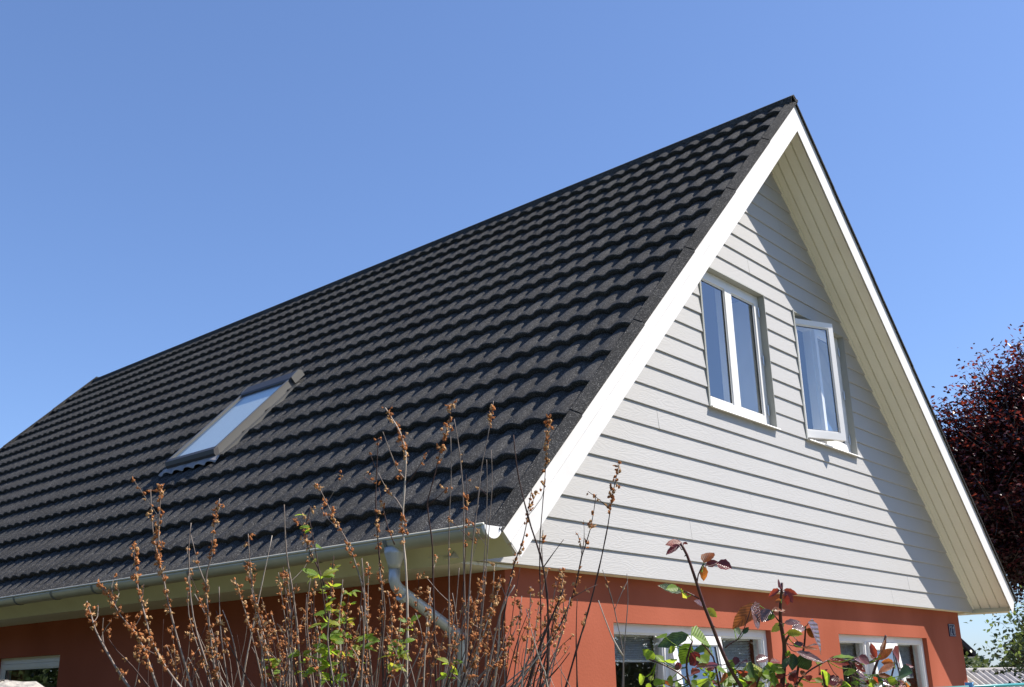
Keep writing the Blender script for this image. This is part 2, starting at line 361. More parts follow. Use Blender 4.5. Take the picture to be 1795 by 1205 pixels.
# gable backing behind the boards (holes left for the two upper windows) and rear gable
UW = [(2.35, 3.41), (3.97, 5.01)]; UZ0, UZ1 = 1.35, 2.55
def gable_backing(y0, y1, holes, mats):
    m = MB()
    def strip(za, zb, xa, xb, clipl, clipr):
        p = [(lr(za)[0] if clipl else xa, za), (lr(za)[1] if clipr else xb, za), (lr(zb)[1] if clipr else xb, zb), (lr(zb)[0] if clipl else xa, zb)]
        m.prism(p, y0, y1, lambda u, v, t: (u, t, v))
    if holes:
        strip(.02, UZ0, 0, 0, 1, 1); strip(UZ0, UZ1, 0, UW[0][0], 1, 0); strip(UZ0, UZ1, UW[0][1], UW[1][0], 0, 0); strip(UZ0, UZ1, UW[1][1], 0, 0, 1)
        strip(UZ1, 4.15, 0, 0, 1, 1)
    else: strip(.02, 4.15, 0, 0, 1, 1)
    return m.build('gable_wall', mats, house)
gable_backing(.03, .22, True, M_INNER); gable_backing(WY1-.2, WY1, False, M_CLAD)
# --- cladding boards
JOINTS = {0: [5.42], 1: [5.86], 2: [1.95], 3: [6.32], 4: [2.86], 5: [], 6: [4.72], 7: [1.62], 8: [3.05, 5.6], 10: [], 18: [3.2], 20: [], 22: [3.9]}
E_ = 0.15
def clad(k, xa, xb):
    """Lapped board k between xa and xb (None: runs to the soffit)."""
    z0 = k*E_; z1 = min(z0+.166, ZS-.06)
    a0 = lr(z0)[0] if xa is None else xa; a1 = lr(z1)[0] if xa is None else xa
    b0 = lr(z0)[1] if xb is None else xb; b1 = lr(z1)[1] if xb is None else xb
    if xa is not None: a0 = max(a0, lr(z0)[0]); a1 = max(a1, lr(z1)[0])
    if xb is not None: b0 = min(b0, lr(z0)[1]); b1 = min(b1, lr(z1)[1])
    if xa is None: a0 -= .022; a1 -= .022
    if xb is None: b0 += .022; b1 += .022
    if a1 > b1-.02: m = (b1+a1)/2; a1, b1 = m-.01, m+.01
    jy = random.uniform(-.0012, .0012)
    yf0, yf1, th = jy, .0138, .0115
    m = MB()
    m.add([(a0, yf0+.003, z0), (b0, yf0+.003, z0), (b0, yf0, z0+.003), (a0, yf0, z0+.003), (b1, yf1, z1), (a1, yf1, z1),
           (a0, yf0+th, z0), (b0, yf0+th, z0), (b1, yf1+th, z1), (a1, yf1+th, z1)],
          [(0, 1, 2, 3), (3, 2, 4, 5), (1, 0, 6, 7), (5, 4, 8, 9), (6, 9, 8, 7), (0, 3, 5, 9, 6), (2, 1, 7, 8, 4)])
    return m.build('cladding_board', M_CLAD, house)
K = 27
for k in range(K+1):
    if 9 <= k <= 16: segs = [(None, UW[0][0]-.004), (UW[0][1]+.004, UW[1][0]-.004), (UW[1][1]+.004, None)]
    else:
        segs = []; last = None
        for j in JOINTS.get(k, []): segs.append((last, j-.0012)); last = j+.0012
        segs.append((last, None))
    for s in segs: clad(k, *s)
b = MB(); b.box(lr(0)[0]+.02, lr(0)[1]-.02, .0125, WY0-.002, .0, .012); b.build('drip_strip', M_FASCIA, house)

# --- generic casement pieces.  fn(x, d, z): x along the wall, d into the wall
def rail_frame(m, x0, x1, z0, z1, wl, wr, wb, wt, d0, d1, fn):
    m.box(x0, x0+wl, d0, d1, z0, z1, fn); m.box(x1-wr, x1, d0, d1, z0, z1, fn)
    m.box(x0+wl, x1-wr, d0, d1, z0, z0+wb, fn); m.box(x0+wl, x1-wr, d0, d1, z1-wt, z1, fn)
    return m
def sash(parent, x0, x1, z0, z1, d0, fn, wst=.052, wb=.065, depth=.05):
    m = rail_frame(MB(), x0, x1, z0, z1, wst, wst, wb, wst, d0, d0+depth, fn)
    # chamfered glazing bead, and black seal
    bead = .012
    rail_frame(m, x0+wst, x1-wst, z0+wb, z1-wst, bead, bead, bead, bead, d0+.010, d0+.034, fn)
    o = m.build('sash', M_WHITE, parent)
    s = rail_frame(MB(), x0+wst+bead, x1-wst-bead, z0+wb+bead, z1-wst-bead, .004, .004, .004, .004, d0+.014, d0+.03, fn)
    s.build('seal', M_SEAL, parent)
    p = MB(); p.box(x0+wst+bead+.004, x1-wst-bead-.004, d0+.018, d0+.026, z0+wb+bead+.004, z1-wst-bead-.004, fn)
    po = p.build('pane', M_GLASS, parent)
    if fn is fns: po.data.flip_normals()
    return o
fns = lambda x, d, z: (WX0+d, x, z)
def ident(y): return lambda x, d, z: (x, y+d, z)

def upper_window(x0, x1, opened):
    fn = ident(0)
    first = MB(); FD = .056                 # frame front lies this far behind the boards
    rail_frame(first, x0+.006, x1-.006, UZ0+.018, UZ1-.006, .034, .034, .03, .034, FD, FD+.11, fn)
    xm = (x0+x1)/2
    first.box(xm-.016, xm+.016, FD+.035, FD+.11, UZ0+.048, UZ1-.04, fn)
    fr = first.build('window', M_WHITE, house)
    t = MB()                                # grey lining and lip round the opening
    t.box(x0-.003, x0+.004, -.006, FD+.1, UZ0-.004, UZ1+.003, fn); t.box(x1-.004, x1+.003, -.006, FD+.1, UZ0-.004, UZ1+.003, fn)
    t.box(x0-.003, x1+.003, -.0065, FD+.1, UZ1-.004, UZ1+.004, fn)
    t.box(x0-.016, x0-.0035, -.0055, .012, UZ0-.004, UZ1+.012, fn)
    t.build('trim', M_REVEAL, fr)
    s = MB()
    s.prism([(-.034, UZ0-.012), (-.030, UZ0-.001), (FD+.02, UZ0+.016), (FD+.02, UZ0+.004), (-.024, UZ0-.003)], x0-.012, x1+.012, lambda u, v, q: (q, u, v))
    s.build('sill', M_WHITE, fr)
    a0, a1 = x0+.036, xm-.001; b0, b1 = xm+.001, x1-.036
    za, zb = UZ0+.042, UZ1-.036
    if opened:
        ang = R(24); ca, sn = math.cos(ang), math.sin(ang)
        f2 = lambda x, d, z: (a0+.01+(x-a0)*ca+(d-FD)*sn, FD-.004-(x-a0)*sn+(d-FD)*ca, z)
        sash(fr, a0, a1, za, zb, FD, f2)
        st = MB(); p = f2(a0+.36, FD+.03, za-.002)
        st.tube([(a0+.14, FD+.05, za-.01), p], .006, 6)
        st.tube([f2(a0+.06, FD+.04, za-.006), (a0+.2, FD+.06, za-.012)], .005, 6); st.build('stay', M_STEEL, fr)
    else: sash(fr, a0, a1, za, zb, FD-.002, fn)
    sash(fr, b0, b1, za, zb, FD-.002, fn)
    for z in (za+.12, (za+zb)/2, zb-.12):
        h = MB(); h.tube([(x1-.030, FD-.010, z-.045), (x1-.030, FD-.010, z+.045)], .007, 6); h.box(x1-.05, x1-.024, FD-.008, FD, z-.03, z+.03); h.build('hinge', M_STEEL, fr)
    hd = MB(); hd.box(xm+.02, xm+.034, FD+.05, FD+.085, za+.45, za+.47); hd.box(xm+.02, xm+.034, FD+.075, FD+.085, za+.36, za+.47); hd.build('handle', M_STEEL, fr)
    c = MB()                                # inner reveal boards
    c.box(x0+.005, x0+.02, FD+.11, .33, UZ0, UZ1); c.box(x1-.02, x1-.005, FD+.11, .33, UZ0, UZ1); c.box(x0+.021, x1-.021, FD+.11, .33, UZ0-.0, UZ0+.02)
    c.build('inner_reveal', M_WHITE, fr)
    return fr
upper_window(*UW[0], False); upper_window(*UW[1], True)
# upstairs room lining: back wall and a curtain edge beside the windows
b = MB(); b.box(1.55, 5.64, 3.6, 3.7, .12, 1.75); b.build('inner_wall', M_INNER, house)

def ground_window(h, fn, recess, mirror=False):
    x0, x1, z0, z1 = h; m = MB()
    rail_frame(m, x0, x1, z0, z1, .05, .05, .06, .055, recess, recess+.09, fn)
    w3 = (x1-x0)
    ma, mb = x0+w3*.325, x0+w3*.655
    for q in (ma, mb): m.box(q-.035, q+.035, recess+.003, recess+.09, z0+.061, z1-.056, fn)
    fr = m.build('window', M_WHITE, house)
    for a, b_ in ((x0+.05, ma-.035), (mb+.035, x1-.05)):
        s = rail_frame(MB(), a, b_, z0+.06, z1-.055, .012, .012, .012, .012, recess+.012, recess+.05, fn); s.build('bead', M_WHITE, fr)
        p = MB(); p.box(a+.013, b_-.013, recess+.022, recess+.03, z0+.073, z1-.068, fn); p.build('pane', M_GLASS, fr)
    ang = R(7); zt = z1-.062; zb_ = z0+.066
    f2 = lambda x, d, z: fn(x, recess-.022-(zt-z)*math.sin(ang)+(d-recess)*math.cos(ang), zt-(zt-z)*math.cos(ang)+(d-recess)*math.sin(ang))
    sash(fr, ma+.008, mb-.008, zb_, zt, recess, f2, .06, .065, .055)
    s = MB(); s.prism([(-.05, z0-.035), (-.05, z0-.022), (recess+.02, z0-.002), (recess+.02, z0-.03)], x0+.001, x1-.001, lambda u, v, q: fn(q, u, v)); s.build('sill', M_WHITE, fr)
    return fr
fnf = lambda x, d, z: (x, WY0+d, z)
ground_window(LW, fnf, .045); ground_window(RW, fnf, .045)
# side window: a top light over a transom
fns = lambda x, d, z: (WX0+d, x, z)
x0, x1, z0, z1 = SWL; m = MB(); rec = .06
rail_frame(m, x0, x1, z0, z1, .05, .05, .06, .055, rec, rec+.09, fns); m.box(x0+.05, x1-.05, rec, rec+.09, z1-.40, z1-.335, fns)
fr = m.build('window', M_WHITE, house)
sash(fr, x0+.052, x1-.052, z1-.334, z1-.057, rec-.004, fns, .04, .045)
p = MB(); p.box(x0+.051, x1-.051, rec+.03, rec+.038, z0+.061, z1-.401, fns); p.build('pane', M_GLASS, fr).data.flip_normals()

# --- barge boards (two layers each side), soffit boards, fascias
S_END = 6.006
for side in (-1, 1):
    def br(u, v, t): return rp(u, v, t, side)
    def s_at_ridge(h): return -h*SA/CA         # s where the two sides meet at x = XA
    for (ha, hb, ya, yb, nm) in ((-.070 if side < 0 else -.050, -.172, Y0+.000, Y0+.03, 'barge_board'), (-.166, -.267, Y0-.005, Y0-.0015, 'barge_board')):
        MB().prism([(s_at_ridge(ha)+.001, ha), (S_END, ha), (S_END, hb), (s_at_ridge(hb)+.001, hb)], ya, yb, br).build(nm, M_BARGE, house)
    MB().prism([(s_at_ridge(-.10), -.10), (S_END-.03, -.10), (S_END-.03, -.267), (s_at_ridge(-.267), -.267)], Y1-.06, Y1-.03, br).build('barge_board', M_BARGE, house)
    wd = (0.02-(Y0+.032))/4
    for i in range(4):
        ya = Y0+.032+i*wd
        h = -.194+(.0008*i)
        m = MB(); g_ = .008
        # board with a small bevelled groove on each edge
        m.prism([(ya+g_, h), (ya+wd-g_, h), (ya+wd-.001, h+.015), (ya+wd-.001, h+.018), (ya+.001, h+.018), (ya+.001, h+.015)], s_at_ridge(h)+.002, S_END-.024, lambda u, v, t: rp(t, v, u, side))
        m.build('soffit_board', M_SOFFIT, house)
    MB().prism([(S_END-.023, -.087), (S_END-.002, -.087), (S_END-.002, -.255), (S_END-.023, -.255)], Y0+.031, Y1-.061, lambda u, v, t: rp(u, v, t, side)).build('fascia', M_FASCIA, house)
    a = rp(S_END-.024, -.24, 0, side); wx = WX0-.002 if side < 0 else WX1+.002
    nb = 3
    for i in range(nb):                     # eave soffit boards along the wall head
        xa_, xb_ = a[0]+(wx-a[0])*i/nb, a[0]+(wx-a[0])*(i+1)/nb; q0, q1 = sorted((xa_, xb_))
        MB().box(q0+.002, q1-.002, WY0-.06 if False else .0275, Y1-.065, -.022, -.004).build('soffit_board', M_SOFFIT, house)
for side in (-1, 1):                        # scribe strip where the boards meet the soffit
    MB().prism([(-.0165, -.196), (.0195, -.196), (.0195, -.209), (-.0125, -.209)], .3, S_END-.03, lambda u, v, t: rp(t, v, u, side)).build('scribe_strip', M_SOFFIT, house)
# --- roof deck under the tiles (both slopes) 
for side in (-1, 1):
    MB().prism([(.06, -.075), (S_END-.03, -.075), (S_END-.03, -.16), (.16, -.16)], Y0+.034, Y1-.064, lambda u, v, t: rp(u, v, t, side)).build('roof_deck', M_DECK, house)

# --- tiles: pressed sheets of up to six waves, each row lapping the one below
PW, PR = .1758, .3374
NS = 10
def wave(u):
    u = u % 1.0; q = u+.10*math.sin(2*math.pi*u)
    return (.5-.5*math.cos(2*math.pi*q))**1.25
AMP, RISE, H0 = .022, .043, -.060
def tile_mesh(nw):
    m = MB(); nx = nw*NS+1
    prof = [(0.006, RISE-.041), (0.0, RISE-.012), (.001, RISE-.001), (.007, RISE+.0005), (.15, RISE*.55), (PR+.012, -.001)]
    vs = []
    for (t, hb) in prof:
        for i in range(nx):
            vs.append((t, i*PW/NS, H0+hb+AMP*wave(i/NS)))
    fs = [(r*nx+i, r*nx+i+1, (r+1)*nx+i+1, (r+1)*nx+i) for r in range(len(prof)-1) for i in range(nx-1)]
    m.add(vs, fs)
    me = m.mesh('tile', M_TILE, True)
    return me
TM = {}
def roof_basis(s, y):
    o = rp(s, 0, y)                          # local x up the slope, y along the ridge, z the roof normal
    return Matrix(((CA, 0, -SA, o[0]), (0, 1, 0, o[1]), (SA, 0, CA, o[2]), (0, 0, 0, 1)))
NW = 74; YT = Y0+.032
for j in range(18):
    s = 6.085-PR*j; done = 0; first = 6 if j % 2 == 0 else 3
    while done < NW:
        nw = min(first if done == 0 else 6, NW-done)
        if nw not in TM: TM[nw] = tile_mesh(nw)
        ob = link('tile', TM[nw], house, roof_basis(s, YT+done*PW) @ Matrix.Rotation(random.uniform(-.0012, .0012), 4, 'X') @ Matrix.Translation((random.uniform(-.0015, .0015), 0, random.uniform(-.0008, .0008))))
        done += nw
# far slope, seen from nowhere near: the same rows as one covering
m = MB()
for j in range(18):
    s = 6.085-PR*j; nx = NW*4+1
    pr = [(.003, RISE-.02), (0, RISE), (PR+.01, 0)]
    vs = [rp(s-t, H0+hb+AMP*wave(i/4), YT+i*PW/4, 1) for (t, hb) in pr for i in range(nx)]
    m.add(vs, [(r*nx+i, r*nx+i+1, (r+1)*nx+i+1, (r+1)*nx+i) for r in range(2) for i in range(nx-1)])
tag(m.build('tile_covering', M_TILE, house, True), kind='stuff')
# --- verge trims, in lapped lengths of three rows, and ridge caps
for side in (-1, 1):
    for (yo, yi) in ((Y0-.022, Y0+.044), (Y1+.002, Y1-.10)):
        s0 = 6.035; i = 0
        while s0 > .02:
            s1 = max(s0-3*PR, .0); dd = .004
            sg = 1 if yi > yo else -1
            def vt(u, v, t, s0=s0, s1=s1): # u across (y), v height, t along
                return rp(t, v+(dd if t == s0 else -dd*.3), u, side)
            hT = -.020 if yi > yo else .022
            lo = -.080 if side < 0 else -.062
            MB().prism([(yo, lo), (yo, lo+.014), (yo+sg*.004, lo+.021), (yo+sg*.036, hT-.014), (yi-sg*.012, hT), (yi, hT-.008), (yi, -.045), (yi-sg*.006, -.045), (yi-sg*.012, hT-.014), (yo+sg*.034, hT-.024), (yo+sg*.008, -.063), (yo+sg*.004, lo)], s1+.0025, s0, vt).build('verge_trim', M_VERGE, house)
            s0 = s1
RL = 1.19; y = Y0-.012
while y < Y1:
    ye = min(y+RL-.002, Y1+.012)
    def rc(u, v, t, y=y): return (XA+u, t, ZR-.012+v+(.0012 if t == y else 0))
    wv, dr = .066, .052*TN*.8
    MB().prism([(-wv, -dr-.062), (-wv, -dr), (-.010, -.004), (0, .0), (.010, -.004), (wv, -dr), (wv, -dr-.016), (wv-.004, -dr-.016), (wv-.004, -dr-.004), (0, -.008), (-wv+.004, -dr-.004), (-wv+.004, -dr-.062)], y, ye, rc).build('ridge_cap', M_CAP, house)
    y += RL

# --- gutter, brackets, downpipe
GX, GZT, GR = -.594, .108, .060
def gut_prof(r, a0=180, a1=360, n=12): return [(r*math.cos(R(a0+(a1-a0)*i/n)), r*math.sin(R(a0+(a1-a0)*i/n))) for i in range(n+1)]
GY0, GY1 = -.415, Y1-.02
m = MB(); pr = gut_prof(GR)+gut_prof(GR-.003)[::-1]; npf = len(pr)//2
vs = [(GX+u, yy, GZT+v) for yy in (GY0, GY1) for u, v in pr]; L_ = len(pr)
fs = [(i, (i+1) % L_, L_+(i+1) % L_, L_+i) for i in range(L_)]
m.add(vs, fs)
m.tube([(GX-GR-.001, GY0, GZT+.004), (GX-GR-.001, GY1, GZT+.004)], .008, 8)     # rolled bead
gut = m.build('gutter', M_ZINC, house, True)
for yc in (GY0, GY1):
    sgn = -1 if yc == GY0 else 1
    c = MB(); pf = gut_prof(GR+.001); c.prism([(u, v) for u, v in pf], yc, yc+.004*sgn, lambda u, v, t: (GX+u, t, GZT+v))
    rim = gut_prof(GR+.004)+gut_prof(GR-.006)[::-1]
    c.add([(GX+u, yy, GZT+v) for yy in (yc+.012*-sgn, yc+.010*sgn) for u, v in rim], [(i, (i+1) % len(rim), len(rim)+(i+1) % len(rim), len(rim)+i) for i in range(len(rim))]+[tuple([i, i+1, len(rim)-2-i, len(rim)-1-i]) for i in range(12)]+[tuple([len(rim)+i, len(rim)+i+1, 2*len(rim)-2-i, 2*len(rim)-1-i]) for i in range(12)])
    c.build('end_cap', M_WHITE if sgn < 0 else M_ZINC, gut)  # near cap white, its sunlit look put into the colour; far cap zinc
yb = 3.543-.645*5
while yb < GY1:
    c = MB(); rim = gut_prof(GR+.005, 172, 352)+gut_prof(GR+.0012, 172, 352)[::-1]
    c.prism(rim, yb-.011, yb+.011, lambda u, v, t: (GX+u, t, GZT+v))
    c.build('bracket', M_ZDARK, gut); yb += .645
dp = MB(); DX, DY = GX, .30
nn = 12
dp.tube([(DX, DY, GZT-.04), (DX, DY, GZT-.075), (DX, DY, GZT-.125), (DX, DY, GZT-.15)], [.060, .058, .040, .036], nn)
dpo = dp.build('downpipe', M_PIPE, house, True)
q = MB(); P = [(DX, DY, GZT-.15), (DX, DY, GZT-.215), (DX+.012, DY+.001, GZT-.238), (DX+.035, DY+.002, GZT-.258), (-.085, .319, -.375), (-.060, .32, -.398), (-.05, .32, -.425), (-.05, .32, GZ)]
q.tube(P, .032, nn); q.build('pipe', M_PIPE, dpo, True)
q = MB(); q.tube([(-.05, .32, -.70), (-.05, .32, -.73)], .041, nn); q.box(-.05, WX0, .31, .33, -.725, -.705); q.build('pipe_clip', M_ZDARK, dpo)
q = MB(); q.tube([(-.132, .3172, -.3635), (-.155, .316, -.348)], .039, nn); q.tube([(DX+.055, DY+.003, GZT-.282), (DX+.08, DY+.004, GZT-.297)], .039, nn); q.build('pipe_collar', M_PIPE, dpo)

# --- roof window
RWY0, RWY1 = 3.90, 4.69
RS0, RS1 = (XA-1.40)/CA, (XA-.545)/CA
hb = .012; ht = .058
def rw(u, v, t): return rp(u, v, t)
def rbox(m, s0, s1, h0, h1, y0, y1): return m.prism([(s0, h0), (s1, h0), (s1, h1), (s0, h1)], y0, y1, rw)
m = MB(); fwid = .038
rbox(m, RS0+.1, RS1-.03, -.03, .028, RWY0+.01, RWY1-.01)
sw = m.build('roof_window', M_LINER, house)
for (ya, yb_) in ((RWY0, RWY0+fwid), (RWY1-fwid, RWY1)):
    m = MB(); rbox(m, RS0+.10, RS1-.03, -.075, ht, ya, yb_)
    rbox(m, RS0+.10, RS1-.03, ht, ht+.008, ya-.004 if ya == RWY0 else ya+.014, yb_-.014 if ya == RWY0 else yb_+.004); m.build('side_rail', M_ALU, sw)
m = MB(); m.prism([(RS1-.03, .0), (RS1+.012, .0), (RS1+.012, ht-.025), (RS1-.01, ht+.008), (RS1-.055, ht+.008), (RS1-.055, ht-.01)], RWY0-.003, RWY1+.003, rw); m.build('bottom_rail', M_ALUD, sw)
m = MB(); m.prism([(RS0-.03, .0), (RS0-.03, ht-.005), (RS0-.005, ht+.020), (RS0+.115, ht+.014), (RS0+.135, ht+.004), (RS0+.135, ht-.02), (RS0+.1, .0)], RWY0-.006, RWY1+.006, rw); m.build('top_cover', M_ALUD, sw)
for ya in (RWY0-.022, RWY1+.006):
    m = MB(); m.prism([(RS0-.045, .0), (RS0-.045, ht), (RS0-.015, ht+.022), (RS0+.05, ht+.020), (RS0+.105, ht+.014), (RS0+.105, .0)], ya, ya+.016, rw); m.build('corner_cover', M_ALU, sw)
m = MB(); rbox(m, RS0+.125, RS1-.045, ht-.016, ht-.006, RWY0+fwid, RWY1-fwid); m.build('pane', M_SKYGLASS, sw)
for (ya, yb_) in ((RWY0-.07, RWY0-.001), (RWY1+.001, RWY1+.07)):
    for j in range(3):                       # stepped side flashing
        sa_ = RS0+.10+(RS1-.02-RS0-.10)*j/3; sb_ = RS0+.10+(RS1-.02-RS0-.10)*(j+1)/3
        m = MB(); inner = ya if ya > RWY1 else yb_
        rbox(m, sa_, sb_+.008, -.075, -.008+.002*j, ya, yb_); m.build('flashing', M_ALU, sw)
# pleated lead apron below the window
m = MB(); ny = 60; vs = []
for (t, hh) in ((0, .0), (.02, -.008), (.05, -.014), (.075, -.018), (.078, -.024)):
    for i in range(ny+1):
        yy = RWY0-.06+(RWY1-RWY0+.13)*i/ny; ww = AMP*wave((yy-YT)/PW)
        blend = min(1, t/.06); vs.append(rp(RS1+.008+t, hh+.006+ww*blend*1.05+.002*math.sin(yy*37)*blend, yy))
m.add(vs, [(r*(ny+1)+i, r*(ny+1)+i+1, (r+1)*(ny+1)+i+1, (r+1)*(ny+1)+i) for r in range(4) for i in range(ny)])
m.build('lead_apron', M_LEAD, sw, True)

# ------------------------------------------------------------------ things on and in the house
sgn = thing('house_number_sign', 'small navy enamel house number plate reading 21 at the right corner of the red wall', 'house sign', (7.115, WY0-.006, -0.253))
MB().box(7.029, 7.201, WY0-.010, WY0-.0005, -0.253, -0.127).build('plate', M_NAVY, sgn)
m = MB(); rail_frame(m, 7.035, 7.195, -0.248, -0.132, .005, .005, .004, .004, WY0-.0125, WY0-.009, lambda x, d, z: (x, d, z)); m.build('border', M_ENAM, sgn)
def stroke(m, pts, wd):
    for (a, c) in zip(pts[:-1], pts[1:]):
        a = np.array(a); c = np.array(c); t = (c-a)/np.linalg.norm(c-a); nn_ = np.array([-t[1], t[0]])*wd/2; a = a-t*wd*.3; c = c+t*wd*.3
        m.prism([tuple(a-nn_), tuple(c-nn_), tuple(c+nn_), tuple(a+nn_)], WY0-.0135, WY0-.009, lambda u, v, q: (u, q, v))
two = [(-.5, .62), (-.42, .85), (-.15, 1.0), (.2, 1.0), (.45, .82), (.45, .55), (.2, .2), (-.2, -.35), (-.5, -.98), (.5, -.98)]
m = MB(); stroke(m, [(7.085+.032*u, -0.190+.040*v) for u, v in two], .009); m.build('digit', M_ENAM, sgn)
m = MB(); stroke(m, [(7.139, -0.169), (7.158, -0.150), (7.158, -0.230)], .009); m.build('digit', M_ENAM, sgn)

def blind(x0, x1, ztop, zbot, label):
    t = thing('window_blind', label, 'blind', ((x0+x1)/2, WY0+.17, zbot), 'blinds in the ground floor windows')
    MB().box(x0, x1, WY0+.155, WY0+.185, ztop-.03, ztop).build('head_rail', M_WHITE, t)
    m = MB(); z = ztop-.035
    while z > zbot+.02:
        m.prism([(WY0+.157, z-.0085), (WY0+.183, z+.001), (WY0+.183, z+.0022), (WY0+.157, z-.0072)], x0+.004, x1-.004, lambda u, v, q: (q, u, v)); z -= .0115
    tag(m.build('slats', M_BLIND, t), kind='stuff')
    MB().box(x0, x1, WY0+.158, WY0+.182, zbot, zbot+.016).build('bottom_rail', M_WHITE, t)
blind(1.16, 1.74, -.33, -.52, 'grey slatted blind drawn up short in the left pane of the left ground floor window')
blind(2.48, 3.10, -.33, -.74, 'pale slatted blind half lowered in the right pane of the left ground floor window')
blind(4.43, 5.00, -.33, -.50, 'grey blind drawn up short in the left pane of the window nearest the number plate')
blind(5.72, 6.32, -.33, -.66, 'grey blind half lowered in the right pane of the window nearest the number plate')

# ------------------------------------------------------------------ background: trees, roofs
def leaf_cloud(pts, size, mats, weights, flat=.5, seed=1, lenr=(.7, 1.25)):
    """One small folded leaf at every point: returns a mesh."""
    r = np.random.default_rng(seed); n = len(pts)
    nrm = r.normal(size=(n, 3)); nrm[:, 2] = np.abs(nrm[:, 2])+flat; nrm /= np.linalg.norm(nrm, axis=1)[:, None]
    d = r.normal(size=(n, 3)); d -= nrm*(d*nrm).sum(1)[:, None]; d /= np.linalg.norm(d, axis=1)[:, None]
    sd = np.cross(nrm, d); L = size*r.uniform(*lenr, n)[:, None]; W = L*r.uniform(.26, .36, n)[:, None]
    droop = nrm*L*r.uniform(-.12, .02, n)[:, None]
    v = np.stack([pts-d*L*.5, pts+sd*W+nrm*W*.25, pts+d*L*.5+droop, pts-sd*W+nrm*W*.25], 1).reshape(-1, 3)
    i = np.arange(n)*4
    q = np.stack([np.stack([i, i+1, i+2], 1), np.stack([i, i+2, i+3], 1)], 1).reshape(-1, 3)
    mi = np.repeat(r.choice(len(mats), n, p=weights), 2)
    return fast_mesh('leaves', v, q, mats, mi)

def branch(m, a, b, r0, r1, bend, r):
    a = np.asarray(a, float); b = np.asarray(b, float); k = 6; L = np.linalg.norm(b-a)
    off = r.normal(size=3)*bend*L
    pts = [a+(b-a)*t+off*math.sin(math.pi*t) for t in np.linspace(0, 1, k)]
    m.tube(pts, list(np.linspace(r0, r1, k)), 6); return pts

def tree(name, label, cat, base, blobs, nleaf, size, mats, weights, trunk_r, seed, twigs=60, flat=.5, group=None):
    r = np.random.default_rng(seed); t = thing(name, label, cat, base, group)
    tm = MB(); cen = np.mean([b[0] for b in blobs], axis=0); base = np.asarray(base, float)
    top = cen+np.array([0, 0, .3]); mid = base*.45+np.array([cen[0], cen[1], base[2]*.0+cen[2]])*.55
    pts = branch(tm, base+np.array([0, 0, -.1]), mid, trunk_r, trunk_r*.6, .02, r); pts += branch(tm, mid, top, trunk_r*.6, trunk_r*.25, .05, r)
    tm.build('trunk', M_BARK, t, True)
    bm_ = MB(); spots = []
    vol = np.array([b[1][0]*b[1][1]*b[1][2] for b in blobs])**.75; vol /= vol.sum()
    for bi, (c, rad) in enumerate(blobs):
        st = pts[r.integers(4, len(pts))]; c = np.asarray(c, float); rad = np.asarray(rad, float)
        limb = branch(bm_, st, c, trunk_r*.35, trunk_r*.14, .06, r)
        nt_ = max(8, int(twigs*vol[bi]*len(blobs)/3))
        for k in range(nt_):
            d = r.normal(size=3); d /= np.linalg.norm(d); e = c+d*rad*r.uniform(.72, 1.06)
            tw = branch(bm_, limb[r.integers(2, 6)], e, trunk_r*.06, trunk_r*.015, .06, r)
            spots.append((tw, max(14, int(nleaf*vol[bi]/nt_)), rad))
    bm_.build('branch', M_BARK, t, True)
    P = []
    for tw, nl, rad in spots:                # leaves sit in sprays along the outer part of each twig
        tw = np.array(tw); u = r.uniform(.30, 1.04, nl)*5; i = np.clip(u.astype(int), 0, 4); f = (u-i)[:, None]
        p = tw[i]*(1-f)+tw[i+1]*f
        P.append(p+r.normal(size=(nl, 3))*np.array([1, 1, .45])*size*2.3)
    me = leaf_cloud(np.concatenate(P), size, mats, weights, flat, seed+5)
    link('crown', me, t)
    return t
def ground_under(px, depth): p = at(px, 1200, depth); return (p[0], p[1], GZ)

B = []
for (px, py, dz, rx, rz) in ((1850, 800, 21, 2.0, 1.5), (1770, 790, 20.5, 1.5, 1.2), (1690, 790, 21.3, 1.3, 1.05), (1740, 900, 20.2, 1.5, 1.25), (1800, 690, 21.4, 1.35, 1.1), (1890, 685, 21.5, 1.8, 1.5),
                             (1800, 960, 20.4, 1.5, 1.15), (1900, 930, 20.5, 2.0, 1.5), (2000, 820, 21.5, 2.2, 2.0), (1650, 850, 21.8, 1.4, 1.2), (1960, 640, 22, 1.8, 1.4), (1700, 960, 21.4, 1.3, .9), (1640, 960, 22.5, 1.3, 1.0)):
    B.append((at(px, py, dz), (rx, rx, rz)))
tree('copper_beech_tree', 'broad copper beech with dark red leaves rising behind the right roof edge', 'tree', ground_under(1930, 21.3), B, 150000, .098, M_BEECH, [.52, .22, .26], .30, 3, 520, .9)
B = []
for (px, py, dz, rx, rz) in ((1835, 1120, 14, .55, .42), (1790, 1090, 14.2, .36, .28), (1775, 1140, 13.8, .34, .26), (1840, 1060, 14.3, .45, .35), (1900, 1110, 14, .6, .5), (1800, 1165, 14, .34, .2)):
    B.append((at(px, py, dz), (rx, rx, rz)))
tree('garden_tree', 'small green leafy tree at the right edge above the corrugated roof', 'tree', ground_under(1890, 14), B, 2700, .075, M_PEAR, [.6, .4], .07, 9, 90, .3)

